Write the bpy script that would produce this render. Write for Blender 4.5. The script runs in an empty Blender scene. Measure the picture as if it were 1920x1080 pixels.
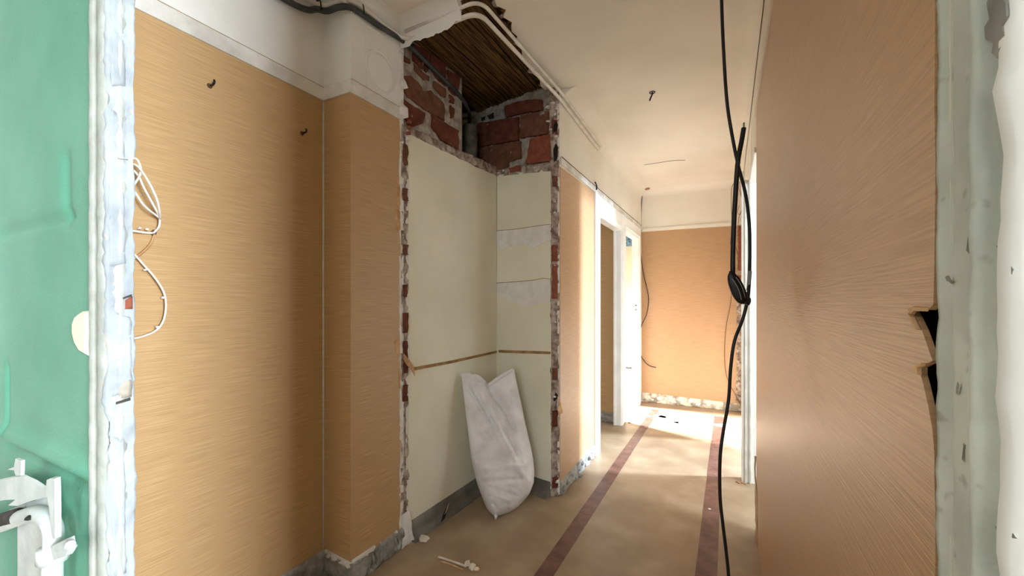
import bpy, bmesh, math, random
from mathutils import Vector, noise as mnoise
random.seed(7)
sc = bpy.context.scene
COL = sc.collection

# ------------------------------------------------------------------ camera
CAM_H = 1.22
FPX = 790.0
HORIZON = 564.0
YAW = math.atan(406 / FPX)
SY, CY = math.sin(YAW), math.cos(YAW)
cam = bpy.data.cameras.new('camera')
cam.sensor_width = 36.0
cam.lens = 36.0 * FPX / 1920.0
cam.shift_y = (HORIZON - 540.0) / 1920.0
cam.clip_start = 0.01
camo = bpy.data.objects.new('camera', cam)
camo.location = (0, 0, CAM_H)
camo.rotation_euler = (math.radians(90), 0, YAW)
COL.objects.link(camo)
sc.camera = camo

# ------------------------------------------------------------------ world, lights, exposure
w = bpy.data.worlds.new('world')
sc.world = w
w.use_nodes = True
w.node_tree.nodes['Background'].inputs[0].default_value = (0.75, 0.85, 1.0, 1)
w.node_tree.nodes['Background'].inputs[1].default_value = 0.6
sc.view_settings.view_transform = 'Standard'
sc.view_settings.look = 'None'
sc.view_settings.gamma = 1.0
sc.view_settings.use_curve_mapping = False
sc.view_settings.exposure = 0.36
sc.cycles.diffuse_bounces = 8
sc.cycles.max_bounces = 12


def area(name, loc, target, sx, sy, watts, color, spread=180):
    l = bpy.data.lights.new(name, 'AREA')
    l.shape = 'RECTANGLE'
    l.size = sx
    l.size_y = sy
    l.energy = watts
    l.color = color
    l.spread = math.radians(spread)
    o = bpy.data.objects.new(name, l)
    o.location = loc
    o.rotation_euler = (Vector(target) - Vector(loc)).to_track_quat('-Z', 'Y').to_euler()
    COL.objects.link(o)
    return o


# daylight in the rooms around the hallway, mostly at their windows; bedroom lamp: added fill
area('daylight_side_window', (2.46, -0.48, 1.40), (-1.6, 0.80, 0.85), 0.65, 1.1, 74, (0.86, 0.94, 1.0), 105)
area('daylight_back_window', (0.45, -2.95, 1.55), (-0.2, 0, 1.35), 1.5, 1.7, 34, (0.92, 0.97, 1.0))
area('daylight_living_room', (4.6, 5.12, 1.95), (-.3, 3.35, 0.3), 0.5, 0.9, 150, (0.68, 0.83, 1.0), 60)
area('daylight_bathroom', (-2.80, 4.98, 1.60), (-0.45, 4.62, 0.0), 0.30, 0.6, 84, (0.97, 0.98, 1.0), 56)
area('fill_bedroom', (-2.9, 3.3, 1.6), (-1.0, 3.8, 1.0), 0.8, 1.0, 7, (1.0, 0.97, 0.93))  # added fill lamp without a window, brightens the wall behind the first doorway
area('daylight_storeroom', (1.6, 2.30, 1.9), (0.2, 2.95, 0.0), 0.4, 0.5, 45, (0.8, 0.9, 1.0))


# ------------------------------------------------------------------ helpers
def ray(px, py):
    u = (px - 960) / FPX
    v = (HORIZON - py) / FPX
    return Vector((-SY + CY * u, CY + SY * u, v))


CAMV = Vector((0, 0, CAM_H))


def on_x(px, py, x):
    r = ray(px, py)
    return CAMV + r * (x / r.x)


def on_y(px, py, y):
    r = ray(px, py)
    return CAMV + r * (y / r.y)


def on_z(px, py, z=0.0):
    r = ray(px, py)
    return CAMV + r * ((z - CAM_H) / r.z)


def on_d(px, py, d):
    return CAMV + ray(px, py) * d


def on_v(px, py, a, b):
    """point on the vertical wall plane that runs through plan points a and b"""
    n = Vector((b[1] - a[1], -(b[0] - a[0]), 0))
    r = ray(px, py)
    t = (n.dot(Vector((a[0], a[1], 0)) - CAMV * 1.0 + Vector((0, 0, CAM_H)))) / n.dot(r)
    return CAMV + r * t


def tag(o, label=None, cat=None, group=None, kind=None):
    if label: o['label'] = label
    if cat: o['category'] = cat
    if group: o['group'] = group
    if kind: o['kind'] = kind
    return o


def struct(o, label):
    o['kind'] = 'structure'
    o['label'] = label
    return o


def empty(name, loc=(0, 0, 0)):
    o = bpy.data.objects.new(name, None)
    o.location = loc
    o.empty_display_size = 0.05
    COL.objects.link(o)
    return o


def link(name, me, mat, parent=None, smooth=False):
    o = bpy.data.objects.new(name, me)
    COL.objects.link(o)
    if mat is not None:
        me.materials.append(mat)
    if smooth:
        for p in me.polygons: p.use_smooth = True
    if parent is not None:
        o.parent = parent
        o.matrix_parent_inverse = parent.matrix_basis.inverted()
    return o


def mesh(name, verts, faces, mat, parent=None, smooth=False, fix=True):
    me = bpy.data.meshes.new(name)
    me.from_pydata([tuple(v) for v in verts], [], faces)
    if fix:
        bm = bmesh.new(); bm.from_mesh(me)
        bmesh.ops.recalc_face_normals(bm, faces=bm.faces)
        bm.to_mesh(me); bm.free()
    me.update()
    return link(name, me, mat, parent, smooth)


def box(name, xr, yr, zr, mat, parent=None, bevel=0.0):
    bm = bmesh.new()
    bmesh.ops.create_cube(bm, size=1.0)
    for v in bm.verts:
        v.co = Vector((xr[0] + (v.co.x + .5) * (xr[1] - xr[0]), yr[0] + (v.co.y + .5) * (yr[1] - yr[0]), zr[0] + (v.co.z + .5) * (zr[1] - zr[0])))
    if bevel:
        bmesh.ops.bevel(bm, geom=list(bm.edges), offset=bevel, segments=2, profile=.6, affect='EDGES')
    me = bpy.data.meshes.new(name)
    bm.to_mesh(me); bm.free()
    return link(name, me, mat, parent)


def boxes(name, lst, mat, parent=None):
    vs, fs = [], []
    for (xr, yr, zr) in lst:
        b = len(vs)
        for z in zr:
            for (x, y) in ((xr[0], yr[0]), (xr[1], yr[0]), (xr[1], yr[1]), (xr[0], yr[1])):
                vs.append((x, y, z))
        fs += [[b, b+3, b+2, b+1], [b+4, b+5, b+6, b+7]] + [[b+i, b+(i+1) % 4, b+4+(i+1) % 4, b+4+i] for i in range(4)]
    return mesh(name, vs, fs, mat, parent)


def prism_z(name, plan, z0, z1, mat, parent=None):
    n = len(plan)
    vs = [(x, y, z0) for x, y in plan] + [(x, y, z1) for x, y in plan]
    fs = [list(range(n))[::-1], list(range(n, 2 * n))] + [[i, (i+1) % n, n+(i+1) % n, n+i] for i in range(n)]
    return mesh(name, vs, fs, mat, parent)


def slab(name, pts, off, mat, parent=None, taper=0.0):
    """polygon of 3D points extruded by the vector off (front face = pts+off); taper shrinks the front edge"""
    pts = [Vector(p) for p in pts]
    off = Vector(off)
    n = len(pts)
    c = sum(pts, Vector()) / n
    front = [p + off + (c - p) * taper for p in pts]
    fs = [list(range(n)), list(range(n, 2 * n))] + [[i, (i+1) % n, n+(i+1) % n, n+i] for i in range(n)]
    return mesh(name, pts + front, fs, mat, parent)


def smooth_path(pts, sub=8):
    P = [Vector(p) for p in pts]
    if len(P) < 3: return P
    P = [P[0] * 2 - P[1]] + P + [P[-1] * 2 - P[-2]]
    out = []
    for i in range(1, len(P) - 2):
        p0, p1, p2, p3 = P[i-1:i+3]
        for k in range(sub):
            t = k / sub
            out.append(.5 * ((2 * p1) + (p2 - p0) * t + (2 * p0 - 5 * p1 + 4 * p2 - p3) * t * t + (3 * p1 - p0 - 3 * p2 + p3) * t ** 3))
    out.append(P[-2])
    return out


def tube(name, pts, r, mat, parent=None, n=8, sub=8, flat=None, raw=False):
    P = pts if raw else smooth_path(pts, sub)
    P = [Vector(p) for p in P]
    vs, fs = [], []
    up = Vector((0.123, 0.456, 0.9)).normalized()
    N = None
    for i, p in enumerate(P):
        t = (P[min(i+1, len(P)-1)] - P[max(i-1, 0)]).normalized()
        if N is None: N = t.cross(up).normalized()
        N = (N - t * N.dot(t)).normalized()
        B = t.cross(N)
        rr = r[i] if isinstance(r, (list, tuple)) else r
        for k in range(n):
            a = 2 * math.pi * k / n
            vs.append(p + N * math.cos(a) * rr + B * math.sin(a) * rr * (flat or 1))
    for i in range(len(P) - 1):
        for k in range(n):
            fs.append([i*n+k, i*n+(k+1) % n, (i+1)*n+(k+1) % n, (i+1)*n+k])
    fs.append(list(range(n))[::-1]); fs.append([(len(P)-1)*n+k for k in range(n)])
    return mesh(name, vs, fs, mat, parent, smooth=True)


def nz(p, s):
    return mnoise.noise(Vector(p) * s)


def rough(name, c00, c10, c11, c01, nu, nv, normal, amp, scale, mat, parent=None, fn=None, jag=0.0, seed=0.0, depth=0.012, smooth=True):
    """lumpy sheet between four corners with ragged u-edges and a closed rim of given depth"""
    c00, c10, c11, c01 = map(Vector, (c00, c10, c11, c01))
    normal = Vector(normal).normalized()
    vs, fs = [], []
    for j in range(nv + 1):
        v = j / nv
        for i in range(nu + 1):
            u = i / nu
            uu = u
            P = (c00 * (1-u) + c10 * u) * (1-v) + (c01 * (1-u) + c11 * u) * v
            if jag and i in (0, nu):
                dirv = (c10 - c00).normalized()
                P = P + dirv * jag * (nz(P + Vector((seed, i, 0)), 22) + .6 * nz(P + Vector((seed, i, 3)), 70))
            q = P + Vector((seed, seed * .7, 0))
            h = amp * (nz(q, scale) + .5 * nz(q, scale * 2.3) + .35 * abs(nz(q, scale * 5)))
            if fn: h += fn(u, v)
            vs.append(P + normal * h)
    W = nu + 1
    for j in range(nv):
        for i in range(nu):
            fs.append([j*W+i, j*W+i+1, (j+1)*W+i+1, (j+1)*W+i])
    rim = [i for i in range(W)] + [j*W+nu for j in range(1, nv+1)] + [nv*W+i for i in range(nu-1, -1, -1)] + [j*W for j in range(nv-1, 0, -1)]
    b = len(vs)
    for i in rim: vs.append(vs[i] - normal * depth)
    m = len(rim)
    for k in range(m):
        fs.append([rim[k], rim[(k+1) % m], b+(k+1) % m, b+k])
    return mesh(name, vs, fs, mat, parent, smooth=smooth)


def jagline(a, b, n, amp, seed=0.0):
    a, b = Vector(a), Vector(b)
    d = (b - a).normalized()
    out = []
    for i in range(n + 1):
        t = i / n
        out.append((a.lerp(b, t), amp * (nz((t * 9 + seed, seed, .3), 1.9) + .6 * nz((t * 31 + seed, 2, seed), 1.7))))
    return out


def chip(name, loc, s, mat, parent=None, seed=0, flat=.45):
    rnd = random.Random(seed)
    bm = bmesh.new()
    bmesh.ops.create_icosphere(bm, subdivisions=1, radius=1)
    for v in bm.verts:
        k = .75 + .5 * rnd.random()
        v.co = Vector((v.co.x * s * k, v.co.y * s * k * .8, max(v.co.z, -.6) * s * flat * k))
    a = rnd.random() * 6.28
    for v in bm.verts:
        x, y = v.co.x, v.co.y
        v.co.x = x * math.cos(a) - y * math.sin(a) + loc[0]
        v.co.y = x * math.sin(a) + y * math.cos(a) + loc[1]
        v.co.z += loc[2] + .6 * s * flat
    me = bpy.data.meshes.new(name)
    bm.to_mesh(me); bm.free()
    return link(name, me, mat, parent)


# ------------------------------------------------------------------ materials
def srgb(r, g, b):
    f = lambda c: (c / 255 / 12.92) if c / 255 <= .04045 else ((c / 255 + .055) / 1.055) ** 2.4
    return (f(r), f(g), f(b), 1)


def mat(name, rgb, rough_=.8, rgb2=None, nscale=6.0, detail=4, bump=0.0, bscale=80.0, spec=.3, stretch=None, pos=(.35, .65), metallic=0.0, speck=None, axes=None):
    m = bpy.data.materials.new(name)
    m.use_nodes = True
    nt = m.node_tree
    N, L = nt.nodes, nt.links
    b = N['Principled BSDF']
    b.inputs['Roughness'].default_value = rough_
    b.inputs['Metallic'].default_value = metallic
    b.inputs['Specular IOR Level'].default_value = spec
    geo = N.new('ShaderNodeNewGeometry')
    vec = geo.outputs['Position']
    if stretch:
        sep = N.new('ShaderNodeSeparateXYZ'); L.new(vec, sep.inputs[0])
        add = N.new('ShaderNodeMath'); add.operation = 'ADD'
        L.new(sep.outputs[0], add.inputs[0]); L.new(sep.outputs[1], add.inputs[1])
        comb = N.new('ShaderNodeCombineXYZ')
        m1 = N.new('ShaderNodeMath'); m1.operation = 'MULTIPLY'; m1.inputs[1].default_value = stretch[0]; L.new(add.outputs[0], m1.inputs[0])
        m2 = N.new('ShaderNodeMath'); m2.operation = 'MULTIPLY'; m2.inputs[1].default_value = stretch[1]; L.new(sep.outputs[2], m2.inputs[0])
        L.new(m1.outputs[0], comb.inputs[0]); L.new(m2.outputs[0], comb.inputs[2])
        svec = comb.outputs[0]
    elif axes:
        mp = N.new('ShaderNodeVectorMath'); mp.operation = 'MULTIPLY'; mp.inputs[1].default_value = axes
        L.new(vec, mp.inputs[0]); svec = mp.outputs[0]
    else:
        svec = vec
    col = None
    if rgb2 is not None:
        n = N.new('ShaderNodeTexNoise'); n.inputs['Scale'].default_value = nscale; n.inputs['Detail'].default_value = detail
        L.new(svec, n.inputs['Vector'])
        r = N.new('ShaderNodeValToRGB')
        r.color_ramp.elements[0].position, r.color_ramp.elements[1].position = pos
        r.color_ramp.elements[0].color = srgb(*rgb); r.color_ramp.elements[1].color = srgb(*rgb2)
        L.new(n.outputs['Fac'], r.inputs[0])
        col = r.outputs[0]
    else:
        b.inputs['Base Color'].default_value = srgb(*rgb)
    if speck:
        n3 = N.new('ShaderNodeTexNoise'); n3.inputs['Scale'].default_value = speck[0]; n3.inputs['Detail'].default_value = 2
        L.new(vec, n3.inputs['Vector'])
        r3 = N.new('ShaderNodeValToRGB')
        r3.color_ramp.elements[0].position, r3.color_ramp.elements[1].position = speck[2]
        r3.color_ramp.elements[0].color = (0, 0, 0, 1); r3.color_ramp.elements[1].color = (1, 1, 1, 1)
        L.new(n3.outputs['Fac'], r3.inputs[0])
        mx = N.new('ShaderNodeMix'); mx.data_type = 'RGBA'
        L.new(r3.outputs[0], mx.inputs['Factor'])
        if col is not None: L.new(col, mx.inputs['A'])
        else: mx.inputs['A'].default_value = srgb(*rgb)
        mx.inputs['B'].default_value = srgb(*speck[1])
        col = mx.outputs['Result']
    if col is not None: L.new(col, b.inputs['Base Color'])
    if bump:
        n2 = N.new('ShaderNodeTexNoise'); n2.inputs['Scale'].default_value = bscale; n2.inputs['Detail'].default_value = 5
        L.new(svec, n2.inputs['Vector'])
        bp = N.new('ShaderNodeBump'); bp.inputs['Strength'].default_value = bump; bp.inputs['Distance'].default_value = .004
        L.new(n2.outputs['Fac'], bp.inputs['Height']); L.new(bp.outputs['Normal'], b.inputs['Normal'])
    return m


M = {}
M['paper'] = mat('woven_wallpaper', (170, 137, 94), .42, (197, 163, 117), 1.0, 6, .28, 1.0, .5, stretch=(8.0, 380.0), pos=(.3, .7))
M['paper_pink'] = mat('woven_wallpaper_rosy', (166, 129, 94), .36, (192, 155, 117), 1.0, 6, .28, 1.0, .5, stretch=(8.0, 380.0), pos=(.3, .7))
M['plaster'] = mat('white_plaster_paint', (222, 222, 216), .75, (236, 236, 232), 3.0, 5, .15, 60)
M['cream'] = mat('cream_ceiling_paint', (220, 214, 202), .85, (230, 224, 214), 2.0, 5, .12, 90)
M['trimgrey'] = mat('dusty_white_trim', (196, 192, 184), .7, (226, 224, 218), 9, 5, .2, 60)
M['gloss'] = mat('white_gloss_paint', (232, 231, 226), .35, (240, 240, 238), 6, 3, .05, 40, .5)
M['jamb'] = mat('chipped_white_plaster', (144, 151, 156), .85, (170, 177, 181), 14, 6, .9, 45, speck=(26, (178, 164, 150), (.66, .74)))
M['jambgrey'] = mat('greyish_old_plaster', (178, 184, 174), .8, (206, 212, 202), 12, 6, .6, 45, speck=(60, (150, 150, 136), (.66, .8)))
M['green'] = mat('sea_green_paint', (86, 152, 128), .5, (106, 170, 146), 3, 5, .2, 130, .4)
M['yellow'] = mat('pale_yellow_paint', (224, 221, 200), .6, (234, 232, 213), 3, 5, .1, 60)
M['patch'] = mat('bare_white_filler', (220, 218, 214), .85, (234, 232, 228), 18, 5, .4, 50)
M['brown'] = mat('glue_stain_shadow_strip', (176, 142, 98), .8, (140, 104, 66), 20, 4)
M['brick'] = mat('terracotta_brick', (90, 50, 38), .9, (116, 68, 52), 22, 6, .5, 70, .2, speck=(34, (190, 170, 152), (.7, .78)))
M['brick2'] = mat('brown_terracotta_brick', (100, 66, 50), .9, (124, 84, 64), 26, 6, .5, 70, .2, speck=(40, (196, 178, 160), (.72, .8)))
M['brick3'] = mat('bright_terracotta_brick', (130, 72, 54), .9, (150, 90, 70), 26, 6, .5, 70, .2)
M['mortar'] = mat('lime_mortar', (138, 130, 118), .95, (180, 174, 162), 24, 6, .7, 60, .1)
M['mortardark'] = mat('grimy_mortar', (124, 104, 94), .95, (188, 176, 164), 26, 6, .8, 50, .1, pos=(.38, .62))
M['cement'] = mat('grey_cement', (124, 122, 116), .95, (168, 166, 160), 22, 6, .7, 55, .1, speck=(18, (196, 194, 188), (.66, .74)))
M['cementwhite'] = mat('whitewashed_cement', (150, 140, 126), .95, (220, 212, 200), 13, 5, .7, 50, .1, pos=(.42, .56))
M['cove'] = mat('dark_grey_cove_lino', (104, 100, 94), .55, (134, 130, 122), 8, 4, .1, 40)
M['floor'] = mat('beige_lino_floor', (150, 127, 102), .42, (168, 146, 120), 5, 6, .06, 120, .35, speck=(5, (178, 158, 134), (.58, .95)))
M['stripe'] = mat('oxblood_floor_stripe', (98, 66, 56), .45, (124, 88, 76), 14, 6, .06, 120, .35, speck=(16, (170, 146, 130), (.68, .8)))
M['screed'] = mat('pale_scraped_screed', (206, 196, 180), .9, (226, 218, 204), 16, 6, .5, 40)
M['reed'] = mat('dark_reed_lath', (48, 34, 22), .9, (118, 88, 52), 1.0, 3, .3, 1.0, .15, axes=(170, 5, 60))
M['recess_dark'] = mat('dark_recess_shade', (26, 22, 18), .95, (44, 38, 32), 20, 4)  # near-black tone stands for the shade inside recesses and holes
M['pipegrey'] = mat('grey_cement_pipe', (92, 90, 84), .9, (124, 120, 112), 18, 5, .4, 50)
M['black'] = mat('black_rubber', (14, 14, 15), .42, None, spec=.4)
M['darkgrey'] = mat('dark_grey_sheath', (52, 54, 57), .5, (68, 70, 72), 20, 3)
M['steel'] = mat('dull_metal', (150, 146, 138), .4, None, metallic=.8)
M['wirewhite'] = mat('white_wire_sheath', (226, 224, 216), .5, None)
M['wirebrown'] = mat('brown_wire', (98, 74, 52), .6, None)
M['wirered'] = mat('rusty_wire', (140, 88, 70), .6, None)
M['conduit'] = mat('painted_white_conduit', (206, 202, 194), .5, (226, 222, 214), 14, 4, .1, 60)
M['sack'] = mat('white_woven_polypropylene', (214, 213, 213), .5, (236, 236, 238), 9, 5, .25, 160, .4)
M['tape'] = mat('grey_tape', (140, 140, 142), .5, None)
M['torn'] = mat('torn_paper_backing', (176, 134, 92), .8, (206, 170, 128), 20, 4)
M['blue'] = mat('blue_mosaic', (86, 124, 170), .3, (150, 190, 214), 26, 3, .2, 40, .5, speck=(34, (40, 60, 80), (.62, .7)))
M['peach'] = mat('peach_panel', (226, 200, 172), .6, (236, 214, 188), 6, 4)
M['wood'] = mat('dusty_wood', (150, 112, 80), .7, (176, 136, 100), 10, 4)
M['whitepipe'] = mat('thick_white_paint', (196, 203, 203), .5, (216, 221, 220), 18, 4, .4, 45, .4)
M['stain'] = mat('yellowed_plaster', (170, 168, 140), .85, (196, 198, 178), 60, 5, .6, 60)
M['gouge'] = mat('shaded_plaster_pit', (120, 120, 110), .9, (160, 162, 152), 60, 5, .6, 80)  # darker plaster tone paints the shade inside the pits
M['frameold'] = mat('yellowed_frame_paint', (158, 162, 156), .6, (182, 186, 180), 20, 5, .5, 45, .4)
M['soot'] = mat('bare_black_iron', (36, 34, 34), .7, (70, 64, 60), 30, 4, .4, 60)

# ------------------------------------------------------------------ plan constants (metres)
XL, XP, XC, XR = -1.61, -1.44, -0.94, 0.13      # left wall, pier face, corridor left wall, right wall
YD0, YD1 = 0.31, 0.395                           # near and far face of the doorway wall
YP = 1.29                                        # return of the pier
YT0, YT1 = 1.60, 1.65                            # stub of the demolished closet partition
YF = 5.27                                        # end wall
ZR = 2.11                                        # underside of the picture rail
ZC = 2.55                                        # ceiling
CB = ((-1.45, 1.64), (-1.42, 2.53))              # closet back wall plane
CS = ((-1.42, 2.53), (-0.98, 2.44))              # closet side wall plane
CSN = Vector((CS[1][1]-CS[0][1], -(CS[1][0]-CS[0][0]), 0)).normalized()
CBN = Vector((CB[1][1]-CB[0][1], -(CB[1][0]-CB[0][0]), 0)).normalized()

# ------------------------------------------------------------------ floor
floor = struct(prism_z('floor', [(-3.2, -3.1), (4.8, -3.1), (4.8, 6.2), (-3.2, 6.2)], -0.1, 0.0, M['floor']),
               'worn beige linoleum floor of the hallway')
for i, (x0, x1) in enumerate(((-0.768, -0.690), (-0.133, -0.045))):
    y = 0.45
    k = 0
    while y < 4.95:
        L_ = .30 + .04 * random.random()
        y1 = min(y + L_, 4.95)
        box('stripe_tile', (x0, x1), (y + .0008, y1 - .0008), (-.004, .0012), M['stripe'], floor)
        y = y1
# scraped pale screed by the end wall (rough raised leftovers of adhesive)
for k in range(14):
    random.seed(40 + k)
    cx, cy = random.uniform(-.85, .05), random.uniform(4.35, 5.0)
    pts = [(cx + (.05 + .07 * random.random()) * math.cos(a), cy + (.03 + .04 * random.random()) * math.sin(a)) for a in [i * .7 for i in range(9)]]
    prism_z('adhesive_patch', pts, 0.0, .0022, M['screed'], floor)

# ------------------------------------------------------------------ ceiling with torn opening above the closet
# outline: big slab with a ragged hole
hole = [(-1.44, 1.66)]
torn = [(-1.30, 1.605), (-1.20, 1.60), (-1.12, 1.585), (-1.05, 1.555), (-.985, 1.56), (-.95, 1.545), (-.915, 1.60), (-.93, 1.66), (-.905, 1.70), (-.94, 1.74),
        (-.92, 1.79), (-.955, 1.84), (-.945, 1.90), (-.985, 1.945), (-.975, 2.01), (-1.005, 2.08), (-.995, 2.16), (-1.02, 2.24), (-1.01, 2.33), (-1.035, 2.40), (-1.03, 2.47)]
hole = [(-1.46, 1.62)] + torn + [(-1.03, 2.60), (-1.77, 2.60), (-1.77, 2.15), (-1.46, 2.15)]


def slab_with_hole(name, outer, inner, z0, z1, m):
    bm = bmesh.new()
    ob = [bm.verts.new((x, y, z0)) for x, y in outer]
    ib = [bm.verts.new((x, y, z0)) for x, y in inner]
    ed = []
    for loop in (ob, ib):
        for i in range(len(loop)): ed.append(bm.edges.new((loop[i], loop[(i+1) % len(loop)])))
    r = bmesh.ops.triangle_fill(bm, use_beauty=True, use_dissolve=False, edges=ed)
    fs = [g for g in bm.faces]
    ex = bmesh.ops.extrude_face_region(bm, geom=fs)
    for g in ex['geom']:
        if isinstance(g, bmesh.types.BMVert): g.co.z = z1
    bmesh.ops.recalc_face_normals(bm, faces=bm.faces)
    me = bpy.data.meshes.new(name)
    bm.to_mesh(me); bm.free()
    return link(name, me, m)


ceiling = struct(slab_with_hole('ceiling', [(-1.80, .30), (.20, .30), (.20, 5.40), (-1.80, 5.40)], hole, ZC, ZC + .022, M['cream']),
                 'cream plaster ceiling with a torn hole above the closet')
box('ceiling_deck', (-1.85, .25), (.25, 5.45), (ZC + .06, ZC + .12), M['recess_dark'], ceiling)
# reed lath: hundreds of thin reeds
vs, fs = [], []
random.seed(3)
x = -1.60
while x < -.86:
    wd = random.uniform(.007, .012)
    y0 = random.uniform(1.42, 1.50); y1 = random.uniform(2.60, 2.66)
    z = ZC + .026 + random.uniform(-.003, .004)
    segs = 6
    dx = random.uniform(-.006, .006)
    b = len(vs)
    for s in range(segs + 1):
        t = s / segs
        yy = y0 + (y1 - y0) * t
        zz = z + .004 * math.sin(t * 5 + x * 40) + random.uniform(-.0015, .0015)
        for k in range(6):
            a = math.pi * 2 * k / 6
            vs.append((x + dx * t + math.cos(a) * wd * .55, yy, zz + math.sin(a) * wd * .45))
    for s in range(segs):
        for k in range(6):
            fs.append([b+s*6+k, b+s*6+(k+1) % 6, b+(s+1)*6+(k+1) % 6, b+(s+1)*6+k])
    x += wd
reed = mesh('reed_lath', vs, fs, M['reed'], ceiling, smooth=True)
reed['kind'] = 'stuff'
# ragged plaster crumbs on the torn rim
for k, (x, y) in enumerate(torn[3:-1]):
    chip('plaster_crumb', (x - .006, y, ZC + .002), .012 + .012 * ((k * 37) % 10) / 10, M['reed' if k % 2 else 'mortardark'], ceiling, seed=k, flat=.6)
# one loose splinter hanging from the rim
slab('lath_splinter', [on_z(945, 40, 2.548), on_z(958, 48, 2.548), on_z(962, 82, 2.548), on_z(950, 70, 2.548)], (0, 0, -.012), M['reed'], ceiling, .2)


def cove(name, a, b, inward, r, m, parent=None, z=ZC, jag=0.0, nseg=24, label=None):
    """concave cornice from plan point a to b; inward = unit vector away from the wall"""
    a, b, inward = Vector((*a, 0)), Vector((*b, 0)), Vector((*inward, 0))
    vs, fs = [], []
    K = 7
    for i in range(nseg + 1):
        p = a.lerp(b, i / nseg)
        j = jag * (nz(p, 25) + .6 * nz(p, 70))
        for k in range(K + 1):
            t = k / K * math.pi / 2
            q = p + inward * (r * (1 - math.sin(t)) * 1.0) + Vector((0, 0, z - r * (1 - math.cos(t))))
            if k == K: q = q + Vector((0, 0, j))
            vs.append(q)
    W = K + 1
    for i in range(nseg):
        for k in range(K):
            k2 = k + 1
            fs.append([i*W+k, i*W+k2, (i+1)*W+k2, (i+1)*W+k])
    for e, p in ((0, a), (nseg, b)):
        base = len(vs)
        vs += [Vector(vs[e*W+k]) for k in range(W)] + [p + Vector((0, 0, z))]
        fs.append(list(range(base, base + W + 1)))
    return mesh(name, vs, fs, m, parent, smooth=True)


cove('cornice', (XL, .39), (XL, YP), (1, 0), .075, M['plaster'], ceiling)
cove('cornice', (XL, YP), (XP, YP), (0, -1), .075, M['plaster'], ceiling)
cove('cornice', (XP, YP - .07), (XP, 1.60), (1, 0), .075, M['plaster'], ceiling)
cove('cornice', (-1.46, 1.60), (-1.06, 1.57), (0, -1), .085, M['plaster'], ceiling, jag=.02)
cove('cornice', (XC, 2.50), (XC, YF), (1, 0), .11, M['cream'], ceiling)
cove('cornice', (XC, YF), (XR, YF), (0, -1), .08, M['cream'], ceiling)
cove('cornice', (XR, .39), (XR, YF), (-1, 0), .08, M['cream'], ceiling)

# ------------------------------------------------------------------ left wall and pier
wall_left = struct(box('wall_left', (-1.80, XL), (.30, YP + .1), (0, ZC + .03), M['plaster']), 'left hallway wall with wallpaper below a white band')
box('wallpaper', (XL - .002, XL + .003), (.39, YP), (.105, ZR), M['paper'], wall_left)
pier = struct(box('wall_pier', (-1.80, XP), (YP, YT0 + .02), (0, ZC + .03), M['plaster']), 'papered pier standing out of the left wall')
box('wallpaper', (XL + .003, XP + .0001), (YP - .003, YP + .002), (.09, ZR), M['paper'], pier)
# pier front sheet with a torn right edge
edge = [(YT0 - .012 + o, p.z) for p, o in jagline((0, 0, .095), (0, 0, ZR), 60, .010, 3.1)]
pts = [Vector((XP, YP - .003, .095))] + [Vector((XP, y, z)) for y, z in edge] + [Vector((XP, YP - .003, ZR))]
slab('wallpaper', pts, (.003, 0, 0), M['paper'], pier)
# thin white joint in the inner corner and picture rail
tube('corner_bead', [(XL + .005, YP - .005, .1), (XL + .005, YP - .005, ZR)], .0035, M['trimgrey'], wall_left, n=6)


def rail(idx, name_label, segs, m='trimgrey'):
    root = struct(empty('trim_%d' % idx), name_label)
    for (x0, x1, y0, y1, z0, z1) in segs:
        box('rail_strip', (x0, x1), (y0, y1), (z0, z1), M[m], root, bevel=.003)
    return root


rail(1, 'flat dusty picture rail on the left wall and pier', [
    (XL - .01, XL + .010, .39, YP - .004, ZR, ZR + .058), (XL - .01, XP + .01, YP - .010, YP + .004, ZR, ZR + .058), (XP - .004, XP + .010, YP + .003, YT0 - .004, ZR, ZR + .058)])
# brown strips that paint in the shadow line above the rail
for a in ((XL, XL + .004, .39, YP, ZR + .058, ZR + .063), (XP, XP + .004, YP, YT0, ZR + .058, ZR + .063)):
    box('shadow_line', (a[0], a[1]), (a[2], a[3]), (a[4], a[5]), M['brown'], wall_left)
# low plaster fillets round the panel on the pier and the white band
for (y0, y1, z0, z1) in ((YP + .02, YT0 - .02, 2.455, 2.465), (1.375, 1.383, 2.18, 2.46)):
    box('plaster_fillet', (XP - .002, XP + .003), (y0, y1), (z0, z1), M['plaster'], pier, bevel=.001)
# plaster lip left along the torn edge of the pier
rough('plaster_lip', (XP + .001, YT0 - .012, .0), (XP + .001, YT0 + .010, .0), (XP + .001, YT0 + .010, ZR + .34), (XP + .001, YT0 - .012, ZR + .34), 3, 120, (1, 0, 0), .006, 30, M['patch'], pier, jag=.007, depth=.01)

# round cover plate
bm = bmesh.new()
prof = [(0, .007), (.060, .007), (.079, .006), (.081, .003), (.084, .0025), (.086, .007), (.091, .007), (.093, .0)]
pc = Vector((XP, 1.464, 2.285))
N_ = 48
rings = []
for r, h in prof:
    if r == 0:
        rings.append([bm.verts.new(pc + Vector((h, 0, 0)))])
    else:
        rings.append([bm.verts.new(pc + Vector((h, r * math.cos(2 * math.pi * k / N_), r * math.sin(2 * math.pi * k / N_)))) for k in range(N_)])
for a, b in zip(rings, rings[1:]):
    for k in range(N_):
        if len(a) == 1: bm.faces.new((a[0], b[k], b[(k+1) % N_]))
        else: bm.faces.new((a[k], b[k], b[(k+1) % N_], a[(k+1) % N_]))
bmesh.ops.recalc_face_normals(bm, faces=bm.faces)
me = bpy.data.meshes.new('cover_plate'); bm.to_mesh(me); bm.free()
cp = link('round_cover_plate', me, M['plaster'], None, True)
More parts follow.
